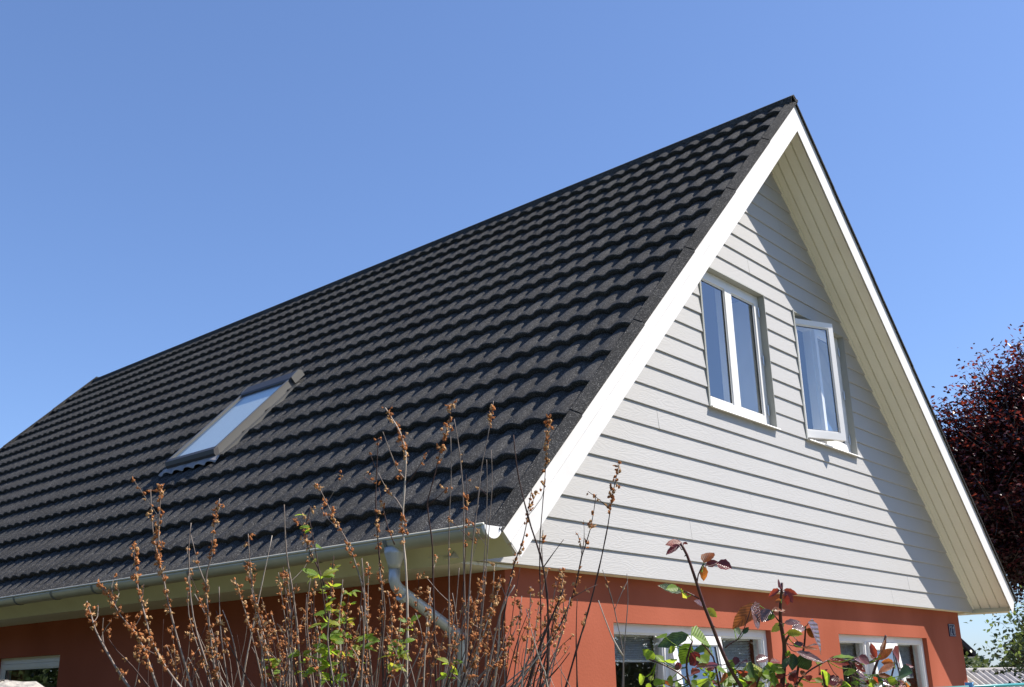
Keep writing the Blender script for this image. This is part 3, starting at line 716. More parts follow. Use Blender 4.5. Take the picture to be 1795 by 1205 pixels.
# low shed with a corrugated sheet roof
p0 = at(1640, 1178, 16.5); p1 = at(2150, 1176, 16.5)
ex = (p1-p0); ex[2] = 0; LN = np.linalg.norm(ex); ex /= LN; ey = np.array([-ex[1], ex[0], 0]); ztop = p0[2]
def sf(u, v, z): q = p0+ex*u+ey*v; return (q[0], q[1], z)
shed = thing('corrugated_shed', 'low shed with grey corrugated sheet roof beyond the right house corner', 'shed', sf(LN/2, 0, GZ))
m = MB(); pitch = .076*1.3; k = 6; nn_ = int(LN/pitch)
for v0, z0, v1, z1 in ((-1.5, ztop-.55, 0, ztop), (1.5, ztop-.55, 0, ztop)):
    vs = [];
    for (v, z) in ((v0, z0), (v1, z1)):
        for i in range(nn_*k+1): vs.append(sf(i*pitch/k, v, z+.024*math.cos(2*math.pi*i/k)))
    q_ = nn_*k+1; m.add(vs, [(i, i+1, q_+i+1, q_+i) for i in range(q_-1)])
m.build('roof_sheet', M_SHEET, shed, True)
m = MB(); m.tube([sf(0, 0, ztop+.012), sf(LN, 0, ztop+.012)], .035, 8); m.build('ridge_cap', M_SHEET, shed)
m = MB(); m.box(.15, LN-.15, -1.35, -1.25, GZ, ztop-.52, sf); m.box(.15, LN-.15, 1.25, 1.35, GZ, ztop-.52, sf); m.box(.15, .25, -1.249, 1.249, GZ, ztop-.52, sf); m.box(LN-.25, LN-.15, -1.249, 1.249, GZ, ztop-.52, sf); m.build('wall', M_PALE, shed)

# neighbour's outbuilding whose dark eave shows past the wall corner
nb = thing('outbuilding', 'small outbuilding whose dark roof eave peeks past the right wall corner', 'outbuilding', ground_under(1640, 16))
a = at(1703.5, 1143, 16); hx = at(1560, 1143, 16)-a; hx[2] = 0; hw = np.linalg.norm(hx); hx /= hw; hy = np.array([hx[1], -hx[0], 0]);
if hy@fw < 0: hy = -hy
def nf(u, v, z): q = a+hx*u+hy*v; return (q[0], q[1], q[2]+z)
tn2 = 1.05
m = MB(); m.prism([(0, 0), (0, -.05), (.02, -.07), (.6, .6*tn2-.07), (1.18, -.07), (1.2, -.05), (1.2, 0), (.6, .6*tn2)], -.15, 3.2, lambda u, v, t: nf(u, t, v)); m.build('roof', M_DKROOF, nb)
m = MB(); m.prism([(.02, -.072), (.02, -.085), (.2, -.085), (.2, -.072)], -.13, 3.1, lambda u, v, t: nf(u, t, v)); m.build('eave_board', M_PALE, nb)
m = MB(); m.prism([(.14, GZ-a[2]), (.14, .04), (.6, .52), (1.06, .04), (1.06, GZ-a[2])], 0, 3, lambda u, v, t: nf(u, t, v)); m.build('wall', M_PALE, nb)

# far hedge line on the horizon
r = np.random.default_rng(5); n = 16000
px = r.uniform(900, 2400, n); dz = r.uniform(60, 72, n)
hgt = 1.3+.9*np.sin(px*.021)+.6*np.sin(px*.063+1)+r.uniform(-.3, .3, n)
P = np.array([at(a_, 1200, b_) for a_, b_ in zip(px, dz)]); P[:, 2] = GZ+r.uniform(0, 1, n)**.6*(hgt+2.0)
tag(link('hedge', leaf_cloud(P, .5, [M_HEDGE], [1.0], .3, 77)), kind='stuff')

# garden hedges behind and beside the camera, mirrored in the panes
def hedge(label, x0, x1, y0, y1, h, n, seed):
    r = np.random.default_rng(seed); t = thing('hedge', label, 'hedge', ((x0+x1)/2, (y0+y1)/2, GZ), 'garden hedges')
    P = r.uniform((x0, y0, 0), (x1, y1, 1), (n, 3)); run = P[:, 0] if x1-x0 > y1-y0 else P[:, 1]
    P[:, 2] = GZ+P[:, 2]**.75*(h+.35*np.sin(run*1.3+seed)+.25*np.sin(run*3.1))
    tag(link('foliage', leaf_cloud(P, .22, [M_PEAR[1], M_PEAR[0]], [.75, .25], .2, seed), t), kind='stuff')
hedge('tall dark green hedge along the left boundary reflected in the side window', -7.6, -6.0, -2.0, 38.0, 3.9, 48000, 31)
hedge('tall dark green hedge along the front boundary reflected in the ground floor windows', 2.5, 46.0, -11.5, -10.0, 3.9, 52000, 32)

# ------------------------------------------------------------------ near garden: fence rail, stone
pa, pb = at(1634, 1208, 5.3), at(1900, 1199, 6.6)
fe = thing('garden_fence', 'teal painted garden rail fence below the right house corner', 'fence', ((pa[0]+pb[0])/2, (pa[1]+pb[1])/2, GZ))
zr_ = at(1700, 1205.5, 5.6)[2]
A_, B_ = np.array([pa[0], pa[1], zr_]), np.array([pb[0], pb[1], zr_+.012])
for hh in (0, -.45, -.9): MB().tube([A_+(0, 0, hh), B_+(0, 0, hh)], .009, 8).build('rail', M_TEAL, fe, True)
for t in (0.02, .35, .68, .98):
    q = A_+(B_-A_)*t; MB().tube([(q[0], q[1], GZ), (q[0], q[1], q[2]-.002)], .012, 8).build('post', M_TEAL, fe, True)
pg = A_+(B_-A_)*.21
pc = thing('clothes_peg', 'light blue plastic peg clipped on the teal fence rail', 'peg', (pg[0], pg[1], pg[2]))
MB().box(pg[0]-.012, pg[0]+.012, pg[1]-.02, pg[1]+.02, pg[2]-.012, pg[2]+.024).build('clip', M_BLUEP, pc)
MB().tube([(pg[0], pg[1]-.022, pg[2]+.012), (pg[0], pg[1]+.022, pg[2]+.012)], .008, 8).build('spring', M_STEEL, pc)

# rough standing stone in the lower left corner
sp = at(12, 1196, 3.4); m = MB(); nu, nv = 20, 14; rs = np.random.default_rng(3); H = sp[2]-GZ
vs = []
for j in range(nv+1):
    t = j/nv; z = GZ+H*math.sin(t*math.pi/2)**.55 if j else GZ-.1
    rad = .24*math.cos(t*math.pi/2)**.45 if j < nv else 0.0
    for i in range(nu):
        a_ = 2*math.pi*i/nu; k_ = 1+.10*math.sin(3*a_+t*5)+.07*math.sin(7*a_+t*11)+rs.normal()*.02
        vs.append((sp[0]+rad*k_*math.cos(a_), sp[1]+rad*k_*math.sin(a_), z+rs.normal()*.006))
m.add(vs, [(j*nu+i, j*nu+(i+1) % nu, (j+1)*nu+(i+1) % nu, (j+1)*nu+i) for j in range(nv) for i in range(nu)])
tag(m.build('standing_stone', M_STONE, None, True), 'pale lichened granite stone at the bottom left corner below the side window', 'stone')

# ------------------------------------------------------------------ dried shrub
rs = np.random.default_rng(21)
shrub = thing('dried_shrub', 'tall bare shrub with rusty brown dry seed heads before the gutter and wall', 'shrub', ground_under(600, 2.9))
SB = np.array(shrub.location)
def smooth_line(pts, step=.05):
    """Catmull-Rom through 3D points."""
    pts = [np.asarray(p, float) for p in pts]; out = []
    for i in range(len(pts)-1):
        p0_ = pts[max(i-1, 0)]; p1_ = pts[i]; p2_ = pts[i+1]; p3_ = pts[min(i+2, len(pts)-1)]
        k = max(2, int(np.linalg.norm(p2_-p1_)/step))
        for t in np.linspace(0, 1, k, endpoint=False):
            out.append(.5*((2*p1_)+(-p0_+p2_)*t+(2*p0_-5*p1_+4*p2_-p3_)*t*t+(-p0_+3*p1_-3*p2_+p3_)*t**3))
    out.append(pts[-1]); return out
HEADS = []                                  # unit seed heads shared by the single ones
N_HEADS = [0]; MORE = MB()
def seed_head(m, p, s, r, mi):
    """A dry capsule: a pinched five-sided bud with two or three papery bracts."""
    ax = r.normal(size=3); ax[2] = abs(ax[2])+.4; ax /= np.linalg.norm(ax)
    m.tube([p-ax*s*.5, p-ax*s*.12, p+ax*s*.3, p+ax*s*.6], [s*.16, s*.42, s*.34, s*.05], 5, False, mi)
    for k in range(r.integers(1, 4)):
        d = r.normal(size=3); d /= np.linalg.norm(d); e = np.cross(d, ax); e /= np.linalg.norm(e)+1e-9
        q = p+ax*s*r.uniform(-.2, .4); m.add([q, q+d*s*.55+e*s*.28, q+d*s*1.05+ax*s*.2, q+d*s*.5-e*s*.28], [(0, 1, 2, 3)], mi)
for k in range(12):
    m = MB(); seed_head(m, np.zeros(3), 1.0, rs, 1 if k % 3 == 0 else 0); HEADS.append(m.mesh('seed_head', [M_SEED, M_SEEDP]))
def down(e, d, bx, pull):
    """A quadratic sweep from e, leaving along d, to the foot bx."""
    c = e+d*pull; return [e*(1-t)**2+c*2*t*(1-t)+bx*t*t for t in np.linspace(0, 1, 9)]
def stem(pxpts, depth, heads=(), dens=1.0, rad=.0032, m_=None, tobase=True, hs=1.0, parent=None, base=None, single=False):
    """pxpts: top first. heads: list of (from, to) fractions measured from the tip along the traced line."""
    dd = rs.normal(0, .03)
    tr = [at(x, y, depth+dd*i/len(pxpts)) for i, (x, y) in enumerate(pxpts)]
    line = smooth_line(tr, .03); k = len(line)
    full = list(line)
    if tobase:
        e = tr[-1]; bx = (SB if base is None else np.asarray(base))+np.array([rs.normal(0, .08), rs.normal(0, .08), 0]); bx = bx+(np.array([e[0], e[1], 0])-np.array([bx[0], bx[1], 0]))*.45
        bx[2] = GZ
        d = tr[-1]-tr[max(0, len(tr)-3)]; d /= np.linalg.norm(d)+1e-9
        full = line+down(e, d, bx, .45)[1:]
    n_ = len(full); rr = [rad*.82*(.38+.62*min(1, i/(k*1.0))) for i in range(n_)]
    for i in range(0, n_, 3): rr[i] *= 1.28             # nodes
    o = MB().tube(full, rr, 5).build('stem', m_ or M_STEM, parent or shrub, True)
    hm = MB()
    for (f0, f1) in heads:
        i0, i1 = int(f0*(k-1)), int(f1*(k-1)); L = sum(np.linalg.norm(line[i+1]-line[i]) for i in range(i0, i1))
        for q in range(int(L/.0048*dens)+1):
            t = rs.uniform(i0, max(i1, i0+.01)); i = min(int(t), k-2); p = line[i]+(line[i+1]-line[i])*(t-i)
            s = rs.uniform(.0050, .0110)*hs
            q_ = p+rs.normal(size=3)*.0048*hs
            if single and N_HEADS[0] < 300 and rs.random() < .45:
                N_HEADS[0] += 1; k_ = rs.integers(12)
                link('seed_head', HEADS[k_], o, Matrix.Translation(q_) @ Matrix.Rotation(rs.uniform(0, 6.28), 4, 'Z') @ Matrix.Diagonal((s, s, s, 1)))
            else: seed_head(MORE, q_, s, rs, 1 if rs.random() < .3 else 0)
    return o, line
S = [([(283, 849), (279, 908), (278, 970), (286, 1013), (300, 1079), (317, 1141), (335, 1203)], 2.45, [(0, .7)], 1.15, .0034, 0),
     ([(264, 858), (267, 923), (276, 979)], 2.46, [(0, .08), (.3, 1)], .5, .0024, 0),
     ([(385, 874), (376, 923), (370, 979), (362, 1004), (362, 1048), (368, 1110), (376, 1172), (388, 1203)], 2.5, [(0, .33), (.5, .95)], .95, .0034, 0),
     ([(236, 958), (236, 992), (244, 1042), (254, 1079), (267, 1126), (292, 1172), (317, 1205)], 2.4, [(0, .85)], 1.2, .0032, 0),
     ([(174, 1026), (192, 1045), (211, 1079), (233, 1104), (254, 1141), (273, 1200)], 2.42, [(0, .95)], 1.5, .003, 0),
     ([(152, 1054), (160, 1079), (167, 1104), (183, 1135), (202, 1169), (226, 1205)], 2.38, [(0, .42), (.6, .66), (.8, .9)], 1.0, .0036, 0),
     ([(188, 1116), (205, 1141), (233, 1169), (261, 1205)], 2.4, [(0, .25), (.5, .55), (.85, .95)], .5, .0024, 1),
     ([(335, 917), (331, 961), (334, 1048), (345, 1110), (360, 1157), (373, 1205)], 2.6, [], 0, .003, 0),
     ([(335, 939), (348, 992), (360, 1023)], 2.55, [(.4, .6)], .3, .0022, 0),
     ([(435, 936), (438, 986), (444, 1042), (457, 1101), (460, 1205)], 2.55, [(0, .1), (.2, .9)], .7, .003, 0),
     ([(477, 939), (466, 992), (454, 1048), (441, 1110), (429, 1172), (425, 1205)], 2.65, [], 0, .0028, 2),
     ([(384, 1029), (387, 1110), (398, 1188)], 2.6, [], 0, .0026, 0), ([(390, 1070), (407, 1116), (419, 1182)], 2.5, [], 0, .0026, 0),
     ([(498, 885), (502, 968), (514, 1044), (522, 1115), (526, 1174)], 2.6, [], 0, .0036, 0),
     ([(558, 853), (573, 882), (585, 909), (609, 950), (626, 997), (638, 1044), (644, 1115), (653, 1203)], 2.6, [(0, .3), (.36, .5), (.6, .8)], .95, .003, 0),
     ([(545, 888), (535, 930), (541, 962), (558, 997), (573, 1056), (580, 1203)], 2.6, [(0, .3)], .9, .0034, 1),
     ([(663, 768), (660, 830), (659, 890), (664, 968), (669, 1027), (670, 1115), (672, 1205)], 2.75, [(0, .05), (.2, .24), (.3, .62), (.7, .8)], .7, .0034, 1),
     ([(648, 794), (658, 820)], 2.75, [(0, .2)], 1.0, .002, 1),
     ([(663, 829), (677, 856), (695, 876), (707, 896)], 2.74, [(.4, .5)], .8, .0024, 0), ([(664, 855), (671, 888), (680, 925), (692, 955)], 2.74, [(0, .1), (.3, .5), (.7, .9)], .4, .0022, 1),
     ([(675, 715), (689, 737), (702, 760), (711, 795), (710, 840), (707, 885), (706, 920), (708, 960), (712, 1010), (714, 1100), (712, 1205)], 2.7, [(0, .10), (.14, .30), (.40, .48), (.5, .56)], 1.0, .0044, 2),
     ([(671, 757), (684, 792), (696, 822), (708, 838)], 2.7, [(.6, 1)], .4, .0026, 0), ([(752, 790), (735, 817), (720, 840), (710, 850)], 2.7, [(.1, .4)], .4, .002, 1),
     ([(794, 706), (788, 735), (781, 764), (772, 791), (763, 829), (752, 869), (749, 887), (754, 925), (758, 959), (760, 1050), (765, 1205)], 2.8, [(0, .19), (.21, .26)], 1.25, .0034, 1),
     ([(786, 852), (770, 870), (752, 884)], 2.8, [(0, .3)], 1.0, .0018, 1),
     ([(796, 735), (803, 773), (808, 815), (811, 851), (813, 903), (813, 956), (815, 1080), (818, 1205)], 2.85, [], 0, .0036, 0),
     ([(865, 703), (860, 735), (855, 766), (848, 797), (842, 836), (837, 887), (829, 948), (822, 1050), (815, 1205)], 2.75, [(0, .05), (.07, .14)], 1.1, .003, 0),
     ([(790, 766), (791, 824), (789, 880), (787, 948), (788, 1205)], 2.7, [(.45, .5)], .3, .0028, 0),
     ([(861, 789), (863, 847), (859, 903), (855, 959), (845, 1080), (830, 1205)], 2.8, [], 0, .0026, 0), ([(853, 806), (854, 851), (852, 930), (848, 1000), (835, 1205)], 2.8, [], 0, .0024, 0),
     ([(817, 832), (818, 880), (816, 960), (810, 1100), (808, 1205)], 2.7, [(.1, .3)], .3, .002, 1),
     ([(959, 732), (961, 763), (957, 815), (951, 889), (946, 963), (948, 1072), (948, 1205)], 2.7, [(0, .30)], .85, .0026, 1),
     ([(932, 858), (925, 900), (922, 924), (913, 960), (900, 994), (880, 1100), (865, 1205)], 2.6, [(0, .25), (.3, .6)], .6, .003, 1),
     ([(1086, 811), (1073, 872), (1066, 920), (1049, 1002), (1031, 1072), (1005, 1159), (992, 1205)], 2.65, [(0, .30)], .95, .0034, 1),
     ([(1045, 867), (1036, 924), (1020, 976), (1009, 1028), (983, 1094), (944, 1168), (935, 1205)], 2.6, [(0, .02), (.1, .6)], .45, .003, 1),
     ([(1023, 912), (1024, 935), (1022, 960), (1012, 1010)], 2.6, [(0, .1)], 1.0, .0016, 1),
     ([(900, 763), (909, 837), (931, 924), (948, 976), (959, 1041), (961, 1115), (959, 1205)], 2.55, [], 0, .0042, 1), ([(988, 946), (970, 970), (953, 994)], 2.55, [], 0, .0022, 1),
     ([(988, 1033), (970, 1076), (948, 1128), (927, 1198), (920, 1215)], 2.5, [(.0, .3)], .3, .0060, 1),
     ([(1056, 999), (1072, 1047), (1082, 1092), (1092, 1143), (1093, 1205)], 2.5, [], 0, .0022, 0), ([(1099, 1006), (1101, 1052), (1097, 1102), (1093, 1160), (1091, 1205)], 2.55, [], 0, .0022, 0),
     ([(902, 1026), (878, 1075), (874, 1140), (866, 1205)], 2.5, [], 0, .0036, 2), ([(922, 1067), (942, 1145), (955, 1178)], 2.45, [], 0, .0026, 2), ([(1049, 1053), (1072, 1115), (1092, 1150)], 2.45, [], 0, .0032, 2),
     ([(1012, 1050), (1010, 1110), (1012, 1205)], 2.6, [], 0, .0030, 1), ([(987, 1015), (975, 1070), (960, 1140), (945, 1205)], 2.55, [(0, .5)], .4, .0026, 1)]
MS = [M_STEM, M_STEMD, M_STEMP]
LINES = []
for pts, dep, hd, dn, rad, mi in S:
    o, ln = stem(pts, dep, hd, dn, rad, MS[mi], tobase=pts[-1][1] > 1165, single=True); LINES.append(ln)
# the thicket of shorter shoots
for i in range(118):
    x = rs.normal(640, 170) if i < 84 else rs.uniform(820, 1010)
    x = min(max(x, 330), 1020); yt = rs.uniform(975, 1130)+abs(x-680)*.07
    xb = 620+(x-620)*rs.uniform(.72, .95); bow = rs.normal(0, 10)
    pts = [(x, yt), (x*.66+xb*.34+bow, yt*.66+1210*.34), (x*.3+xb*.7+bow*.6, yt*.3+1210*.7), (xb, 1212)]
    k = rs.random()
    hd = [(0, rs.uniform(.4, .95))] if k < .55 else ([(.1, .3), (.5, .8)] if k < .7 else [])
    o, ln = stem(pts, rs.uniform(2.35, 3.1), hd, rs.uniform(.3, .75), rs.uniform(.0016, .0032), MS[rs.choice(3, p=[.5, .38, .12])]); LINES.append(ln)

for i in range(95):                          # the low tangle of fine twigs
    x = rs.uniform(235, 990); yt = rs.uniform(1055, 1185)+abs(x-640)*.05; xb = x+rs.normal(0, 28)
    stem([(x, yt), (x*.6+xb*.4+rs.normal(0, 7), yt*.6+1212*.4), (xb, 1214)], rs.uniform(2.3, 3.0), [(0, rs.uniform(.3, .9))] if rs.random() < .5 else [], rs.uniform(.3, .8), rs.uniform(.0009, .0017), MS[rs.choice(3, p=[.45, .45, .10])])
for ln in list(LINES[:40]):                  # side twigs forking off the long shoots
    if len(ln) < 8: continue
    for q in range(rs.integers(1, 4)):
        i = rs.integers(2, len(ln)-2); p = np.asarray(ln[i]); tip = p+np.array([rs.normal(0, .03), rs.normal(0, .03), rs.uniform(.03, .09)])
        MB().tube(smooth_line([tip, (p+tip)/2+rs.normal(0, .006, 3), p], .02), .0009, 4).build('twig', MS[rs.choice(2)], shrub)
        for k in range(rs.integers(1, 5)): seed_head(MORE, p+(tip-p)*rs.uniform(.5, 1.0)+rs.normal(0, .003, 3), rs.uniform(.005, .009), rs, 1 if rs.random() < .3 else 0)
tag(MORE.build('seed_heads', [M_SEED, M_SEEDP], shrub), kind='stuff')

# single leaves -------------------------------------------------------
def leaf_mesh(L, W, curl, fold, serr, mats, name='leaf'):
    """Pointed oval leaf along +x, midrib folded, tip curling down; L long, W wide."""
    m = MB(); n_ = 7; vs = []
    for i in range(n_+1):
        t = i/n_; half = W/2*(math.sin(math.pi*min(1, t**.8*.97+.015)))**.85 if i not in (0, n_) else W*.02
        if serr and 0 < i < n_: half *= 1+(.07 if i % 2 else -.06)
        z = -curl*L*t*t; x = L*t*(1-.25*abs(curl)*t)
        vs += [(x, -half, z+fold*half+.010*L*math.sin(i*2.4)), (x, -half*.5, z+fold*half*.42), (x, 0, z), (x, half*.5, z+fold*half*.42), (x, half, z+fold*half+.010*L*math.sin(i*2.1+1))]
    m.add(vs, [(i*5+j, (i+1)*5+j, (i+1)*5+j+1, i*5+j+1) for i in range(n_) for j in range(4)])
    return m.mesh(name, mats, True)
def orient(d, nrm):
    d = d/np.linalg.norm(d); nrm = nrm-d*(nrm@d); nrm /= np.linalg.norm(nrm)+1e-9; s_ = np.cross(nrm, d)
    return np.stack([d, s_, nrm], 1)
def place_leaf(me, p, d, nrm, parent, name='leaf'):
    Mx = orient(np.asarray(d, float), np.asarray(nrm, float))
    return link(name, me, parent, Matrix(((*Mx[0], p[0]), (*Mx[1], p[1]), (*Mx[2], p[2]), (0, 0, 0, 1))))
VIEW = lambda p: (CAM-p)/np.linalg.norm(CAM-p)

# leafy shoots of the green shrub growing through the dry one
gs = thing('green_shrub', 'young yellow green leafy shrub growing up through the dry brown stems', 'shrub', ground_under(590, 2.55))
GB = np.array(gs.location)
LM = {}
def stock(key, mt):
    if key not in LM: LM[key] = leaf_mesh(1.0, key[1], key[2], key[3], False, mt)
    return LM[key]
shoots = [[(541, 905), (552, 960), (566, 1040), (575, 1120), (580, 1210)], [(585, 975), (580, 1030), (578, 1100), (582, 1210)], [(612, 1040), (606, 1090), (600, 1150), (596, 1210)],
          [(716, 1092), (706, 1130), (690, 1170), (672, 1210)], [(528, 1150), (534, 1180), (545, 1210)], [(640, 1120), (628, 1160), (616, 1210)], [(690, 1140), (684, 1170), (668, 1212)], [(470, 1160), (478, 1185), (490, 1210)], [(790, 1165), (786, 1190), (780, 1212)]]
for si, sh in enumerate(shoots):
    o, ln = stem(sh, 2.45+.05*(si % 4), [], 0, .0026, M_STEMD, True, parent=gs, base=GB)
    cnt = [50, 46, 36, 34, 22, 26, 20, 16, 10][si]
    for q in range(cnt):
        t = rs.beta(1.1, 1.0)*(len(ln)-1) if si < 2 else rs.uniform(0, .75)*(len(ln)-1)
        p = ln[int(t)]; L = rs.uniform(.018, .042)*(1.1 if t > 4 else .8)
        a_ = rs.uniform(0, 2*math.pi); d = np.array([math.cos(a_), math.sin(a_), rs.uniform(-.25, .7)]); nr = np.array([rs.normal(0, .6), rs.normal(0, .6), 1.0])+.5*VIEW(p)
        mt = M_GLEAF if rs.random() < .7 else M_YLEAF
        key = (mt.name, .55, (.1, .25, .45)[rs.integers(3)], (.12, .3)[rs.integers(2)])
        ob = place_leaf(stock(key, mt), p+d/np.linalg.norm(d)*.006, d, nr, o); ob.scale = (L, L, L)

# ------------------------------------------------------------------ rose bush
rose = thing('rose_bush', 'rose bush with glossy bronze and green leaves before the ground floor windows', 'rose bush', ground_under(1370, 2.1))
RB = np.array(rose.location)
Z2 = lambda x, y: (1120+x*.2283, 930+y*.2283)
Z3 = lambda x, y: (1340+x*.1702, 1000+y*.1702)
RD = 2.05
def cane(pts, depth, r0, r1, tobase=True):
    tr = [at(x, y, depth) for x, y in pts]; ln = smooth_line(tr, .025); full = list(ln)
    if tobase:
        e = tr[-1]; bx = RB+(np.array([e[0], e[1], GZ])-RB)*.35; d = tr[-1]-tr[-2]; d /= np.linalg.norm(d)
        full = ln+down(e, d, bx, .45)[1:]
    k = len(ln); rr = [r0+(r1-r0)*min(1, i/k) for i in range(len(full))]
    m = MB().tube(full, rr, 7)
    for i in range(2, k-1, 4):               # thorns
        a_ = rs.uniform(0, 6.28); d = np.array([math.cos(a_), math.sin(a_), -.3]); q = full[i]+d*rr[i]*.8; m.tube([q, q+d*.004+np.array([0, 0, -.001])], [.0016, .0002], 4)
    return m.build('cane', M_CANE, rose, True), ln
C = [cane([(1193, 953), (1204, 973), (1214, 1001), (1223, 1028), (1234, 1062), (1248, 1097), (1261, 1131), (1275, 1163), (1289, 1188), (1300, 1205)], 2.0, .0026, .0042),
     cane([(1371, 1022), (1369, 1050), (1368, 1068), (1369, 1095), (1375, 1129), (1375, 1158), (1371, 1205)], RD, .0024, .0056),
     cane([(1391, 1105), (1381, 1117), (1375, 1132)], RD, .0018, .0026, False), cane([(1412, 1098), (1411, 1120), (1408, 1142), (1400, 1165), (1395, 1205)], RD+.02, .0016, .0030),
     cane([(1553, 1114), (1546, 1140), (1538, 1160), (1530, 1185), (1527, 1206)], 2.12, .0022, .0034), cane([(1568, 1160), (1562, 1190), (1550, 1206)], 2.1, .0016, .0026),
     cane([(1442, 1177), (1444, 1192), (1448, 1206)], 2.0, .0018, .003), cane([(1450, 1158), (1420, 1175), (1404, 1190), (1395, 1206)], RD-.03, .0014, .0022),
     cane([(1138, 1156), (1166, 1167), (1188, 1179), (1207, 1196), (1212, 1210)], 1.98, .0013, .002), cane([(1214, 1124), (1204, 1155), (1205, 1185), (1213, 1210)], 2.02, .0016, .0028),
     cane([(1230, 1128), (1250, 1152), (1256, 1180), (1262, 1208)], 2.03, .0014, .0026), cane([(1292, 1122), (1281, 1128), (1271, 1136)], 2.0, .0011, .0016, False), cane([(1226, 1050), (1212, 1042), (1198, 1036)][::-1], 2.0, .001, .0016, False),
     cane([(1232, 990), (1224, 1008), (1222, 1024)], 2.0, .001, .0015, False), cane([(1352, 1072), (1362, 1085), (1369, 1094)], RD, .0011, .0016, False), cane([(1280, 1160), (1283, 1180), (1288, 1208)], 2.06, .0014, .0026),
     cane([(1490, 1160), (1492, 1185), (1488, 1208)], 2.08, .0014, .0028), cane([(1345, 1165), (1332, 1185), (1325, 1208)], 2.05, .0014, .0028)]
MT = dict(r=M_RLEAF, o=M_OLEAF, g=M_GLEAF, d=M_PLEAF, s=M_SLEAF, y=M_YLEAF, D=M_DLEAF)
HV = lambda p: (lambda h: h/np.linalg.norm(h))(SUN+VIEW(p))
L2 = [(330, 95, 205, 105, 50, 'r'), (310, 110, 205, 185, 45, 'd'), (340, 95, 375, 105, 15, 'r'), (500, 250, 570, 150, 75, 'o'), (515, 265, 610, 240, 58, 'd'), (600, 250, 715, 290, 78, 'd'), (490, 270, 508, 400, 60, 'o'),
      (330, 470, 155, 415, 55, 'D'), (335, 470, 350, 510, 40, 'y'), (300, 440, 210, 450, 40, 'g'), (520, 600, 600, 665, 60, 'y'), (490, 575, 430, 535, 24, 's'), (920, 565, 705, 745, 115, 'o'), (860, 590, 940, 735, 100, 's'), (1010, 610, 940, 700, 90, 's'), (1020, 615, 1130, 605, 30, 'o'),
      (730, 750, 790, 800, 45, 'D'), (800, 795, 845, 735, 36, 'D'), (400, 800, 550, 860, 90, 'g'), (380, 800, 135, 890, 100, 'D'), (400, 870, 310, 1040, 120, 'g'), (280, 895, 215, 940, 45, 'g'), (205, 822, 140, 812, 40, 'g'), (550, 885, 400, 935, 55, 'D'),
      (470, 950, 380, 1035, 90, 'd'), (610, 1030, 430, 1040, 42, 'd'), (460, 960, 530, 1020, 70, 'g'), (510, 900, 540, 990, 50, 'y'), (120, 990, 30, 915, 55, 'g'), (180, 1010, 130, 945, 50, 'g'), (190, 1000, 260, 1015, 70, 'g'), (330, 1040, 255, 1050, 40, 'd'), (545, 1135, 460, 1200, 70, 'g'), (530, 1145, 590, 1195, 50, 'g'),
      (750, 970, 740, 1035, 50, 'd'), (780, 1020, 830, 1000, 30, 'd'), (775, 1075, 810, 1115, 40, 'r'), (900, 1005, 1000, 960, 55, 's'), (830, 1050, 970, 1060, 60, 'y'), (940, 1100, 1110, 1025, 62, 'g'), (790, 1165, 890, 1140, 60, 'y'), (1000, 1130, 1085, 1168, 62, 'g'), (900, 1195, 970, 1180, 60, 'g'), (820, 1060, 900, 1115, 70, 'D'), (920, 1075, 860, 1140, 60, 'D'), (640, 1170, 720, 1150, 40, 'g'), (1010, 1010, 1090, 1010, 30, 'r')]
L3 = [(180, 190, 120, 85, 28, 'd'), (160, 205, 25, 265, 58, 'r'), (200, 200, 345, 250, 66, 'r'), (210, 215, 300, 335, 80, 'd'), (230, 250, 235, 370, 55, 'd'), (170, 320, 105, 315, 40, 'o'), (100, 400, 225, 410, 40, 'o'), (90, 445, 45, 530, 55, 'D'),
      (200, 545, 65, 630, 75, 'y'), (205, 545, 375, 515, 62, 's'), (285, 600, 440, 575, 72, 's'), (230, 640, 395, 655, 72, 'y'), (450, 535, 650, 865, 150, 's'), (430, 605, 525, 695, 60, 'o'), (300, 780, 405, 745, 58, 's'), (430, 790, 545, 755, 60, 's'), (385, 795, 560, 800, 30, 'o'),
      (330, 840, 615, 945, 72, 's'), (370, 870, 450, 1045, 125, 'D'), (300, 860, 285, 1035, 100, 'D'), (220, 850, 270, 870, 40, 'g'), (365, 1040, 435, 1090, 50, 'o'), (530, 945, 600, 960, 40, 'y'), (925, 895, 700, 885, 50, 'g'), (670, 905, 885, 970, 60, 'r'), (930, 900, 1060, 965, 58, 's'), (970, 890, 1095, 955, 90, 'd'),
      (930, 950, 1050, 1050, 60, 'r'), (945, 1040, 1040, 1085, 60, 's'), (1000, 1100, 1110, 1200, 52, 's'), (1150, 905, 1090, 740, 68, 'r'), (1160, 935, 1085, 860, 40, 'r'), (1170, 920, 1320, 795, 80, 'o'), (1200, 880, 1245, 680, 48, 'o'), (1320, 830, 1425, 945, 92, 'r'), (1330, 955, 1190, 935, 66, 'o'), (1335, 965, 1170, 1060, 56, 'o'),
      (1380, 1095, 1510, 1030, 112, 'D'), (1440, 995, 1540, 980, 32, 'd'), (1220, 1165, 1050, 1105, 120, 'D'), (1170, 1075, 1320, 1100, 50, 'o'), (770, 1155, 615, 1110, 108, 'd'), (775, 1165, 865, 1140, 80, 'o'), (880, 1010, 860, 1090, 60, 'D'), (900, 1150, 960, 1200, 60, 'D'), (1300, 1195, 1490, 1200, 50, 'r'), (30, 1020, 185, 960, 62, 'g'), (0, 1060, 80, 1075, 60, 'g'), (40, 1100, 165, 1160, 80, 'g'), (350, 1160, 400, 1200, 40, 'y'), (260, 900, 180, 1010, 60, 'D'), (560, 1080, 650, 1010, 30, 'd'), (610, 1150, 640, 1200, 50, 'D'), (1450, 1180, 1380, 1130, 40, 'o')]
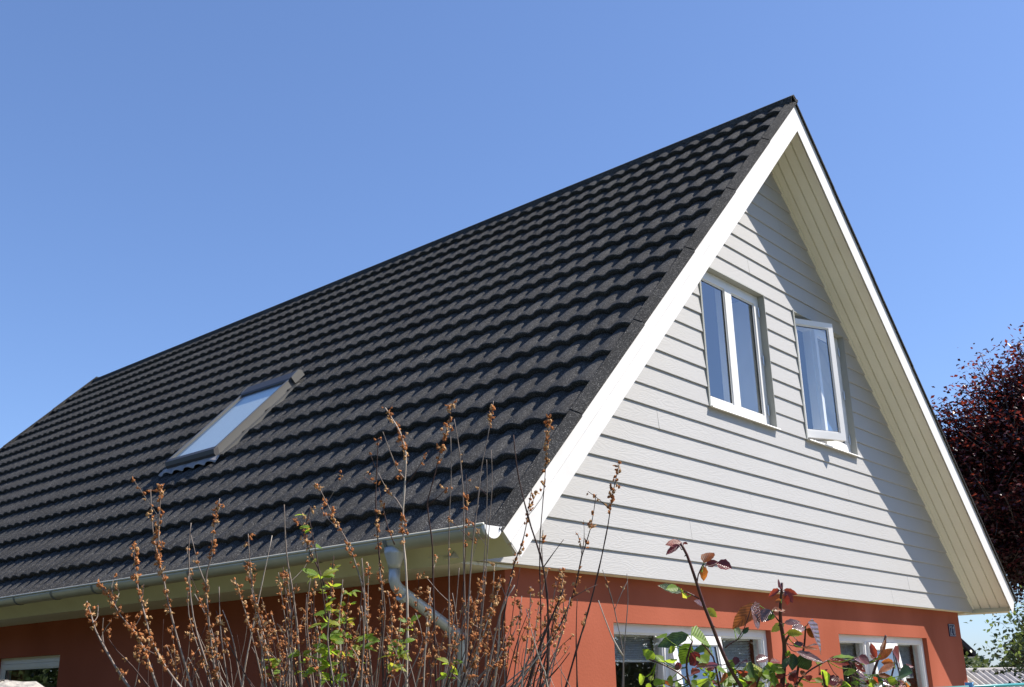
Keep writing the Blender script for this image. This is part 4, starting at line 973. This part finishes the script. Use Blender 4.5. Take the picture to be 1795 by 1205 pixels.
for i in range(64):                         # low leaves along the bottom of the bush
    x = rs.uniform(40, 1090); y = rs.uniform(1040, 1230) if x > 450 else rs.uniform(1120, 1240); a_ = rs.uniform(0, 6.28); l_ = rs.uniform(38, 90)
    L2.append((x, y, x+l_*math.cos(a_), y+l_*.7*math.sin(a_), l_*rs.uniform(.45, .75), 'ggggDyyorr'[rs.integers(10)]))
for i in range(40):
    x = rs.uniform(0, 1480); y = rs.uniform(1060, 1260) if x < 800 else rs.uniform(1120, 1270); a_ = rs.uniform(0, 6.28); l_ = rs.uniform(50, 115)
    L3.append((x, y, x+l_*math.cos(a_), y+l_*.7*math.sin(a_), l_*rs.uniform(.45, .75), 'gggDyoorrds'[rs.integers(11)]))
def nearest_cane(p):
    best = min(C, key=lambda c: min(np.linalg.norm(np.asarray(q)-p) for q in c[1])); q = min(best[1], key=lambda q: np.linalg.norm(np.asarray(q)-p))
    return best[0], np.asarray(q)
for (lst, Z, sc_) in ((L2, Z2, .2283), (L3, Z3, .1702)):
    for (xa_, ya_, xb_, yb_, wd, c) in lst:
        dep = RD-.02+rs.uniform(-.04, .05)
        a_ = at(*Z(xa_, ya_), dep); b_ = at(*Z(xb_, yb_), dep+rs.uniform(-.025, .025)); d = b_-a_; L = np.linalg.norm(d)
        v = VIEW(a_)
        if c == 's': nr = HV(a_)*1.0+.12*rs.normal(size=3)
        else: nr = v*1.0+np.array([rs.normal(0, .35), rs.normal(0, .35), rs.uniform(.1, 1.0)])
        dn = d/L; nn_ = nr-dn*(nr@dn); nn_ /= np.linalg.norm(nn_); seen = max(.42, abs(nn_@v))
        W = wd*sc_/FPX*dep/seen
        me = leaf_mesh(L, W, rs.uniform(.03, .2), rs.uniform(.1, .3), True, MT[c])
        cn, q = nearest_cane(a_)
        place_leaf(me, a_, d, nn_, cn)
        gap = np.linalg.norm(q-a_)
        if gap > .004:                        # leaf stalk back to its cane
            mid = (a_+q)/2+np.array([0, 0, -.12*gap])
            MB().tube(smooth_line([a_+d*.02, mid, q], .02), .0009, 5).build('leaf_stalk', M_CANE if c in 'rds' else M_GLEAF, cn, True)
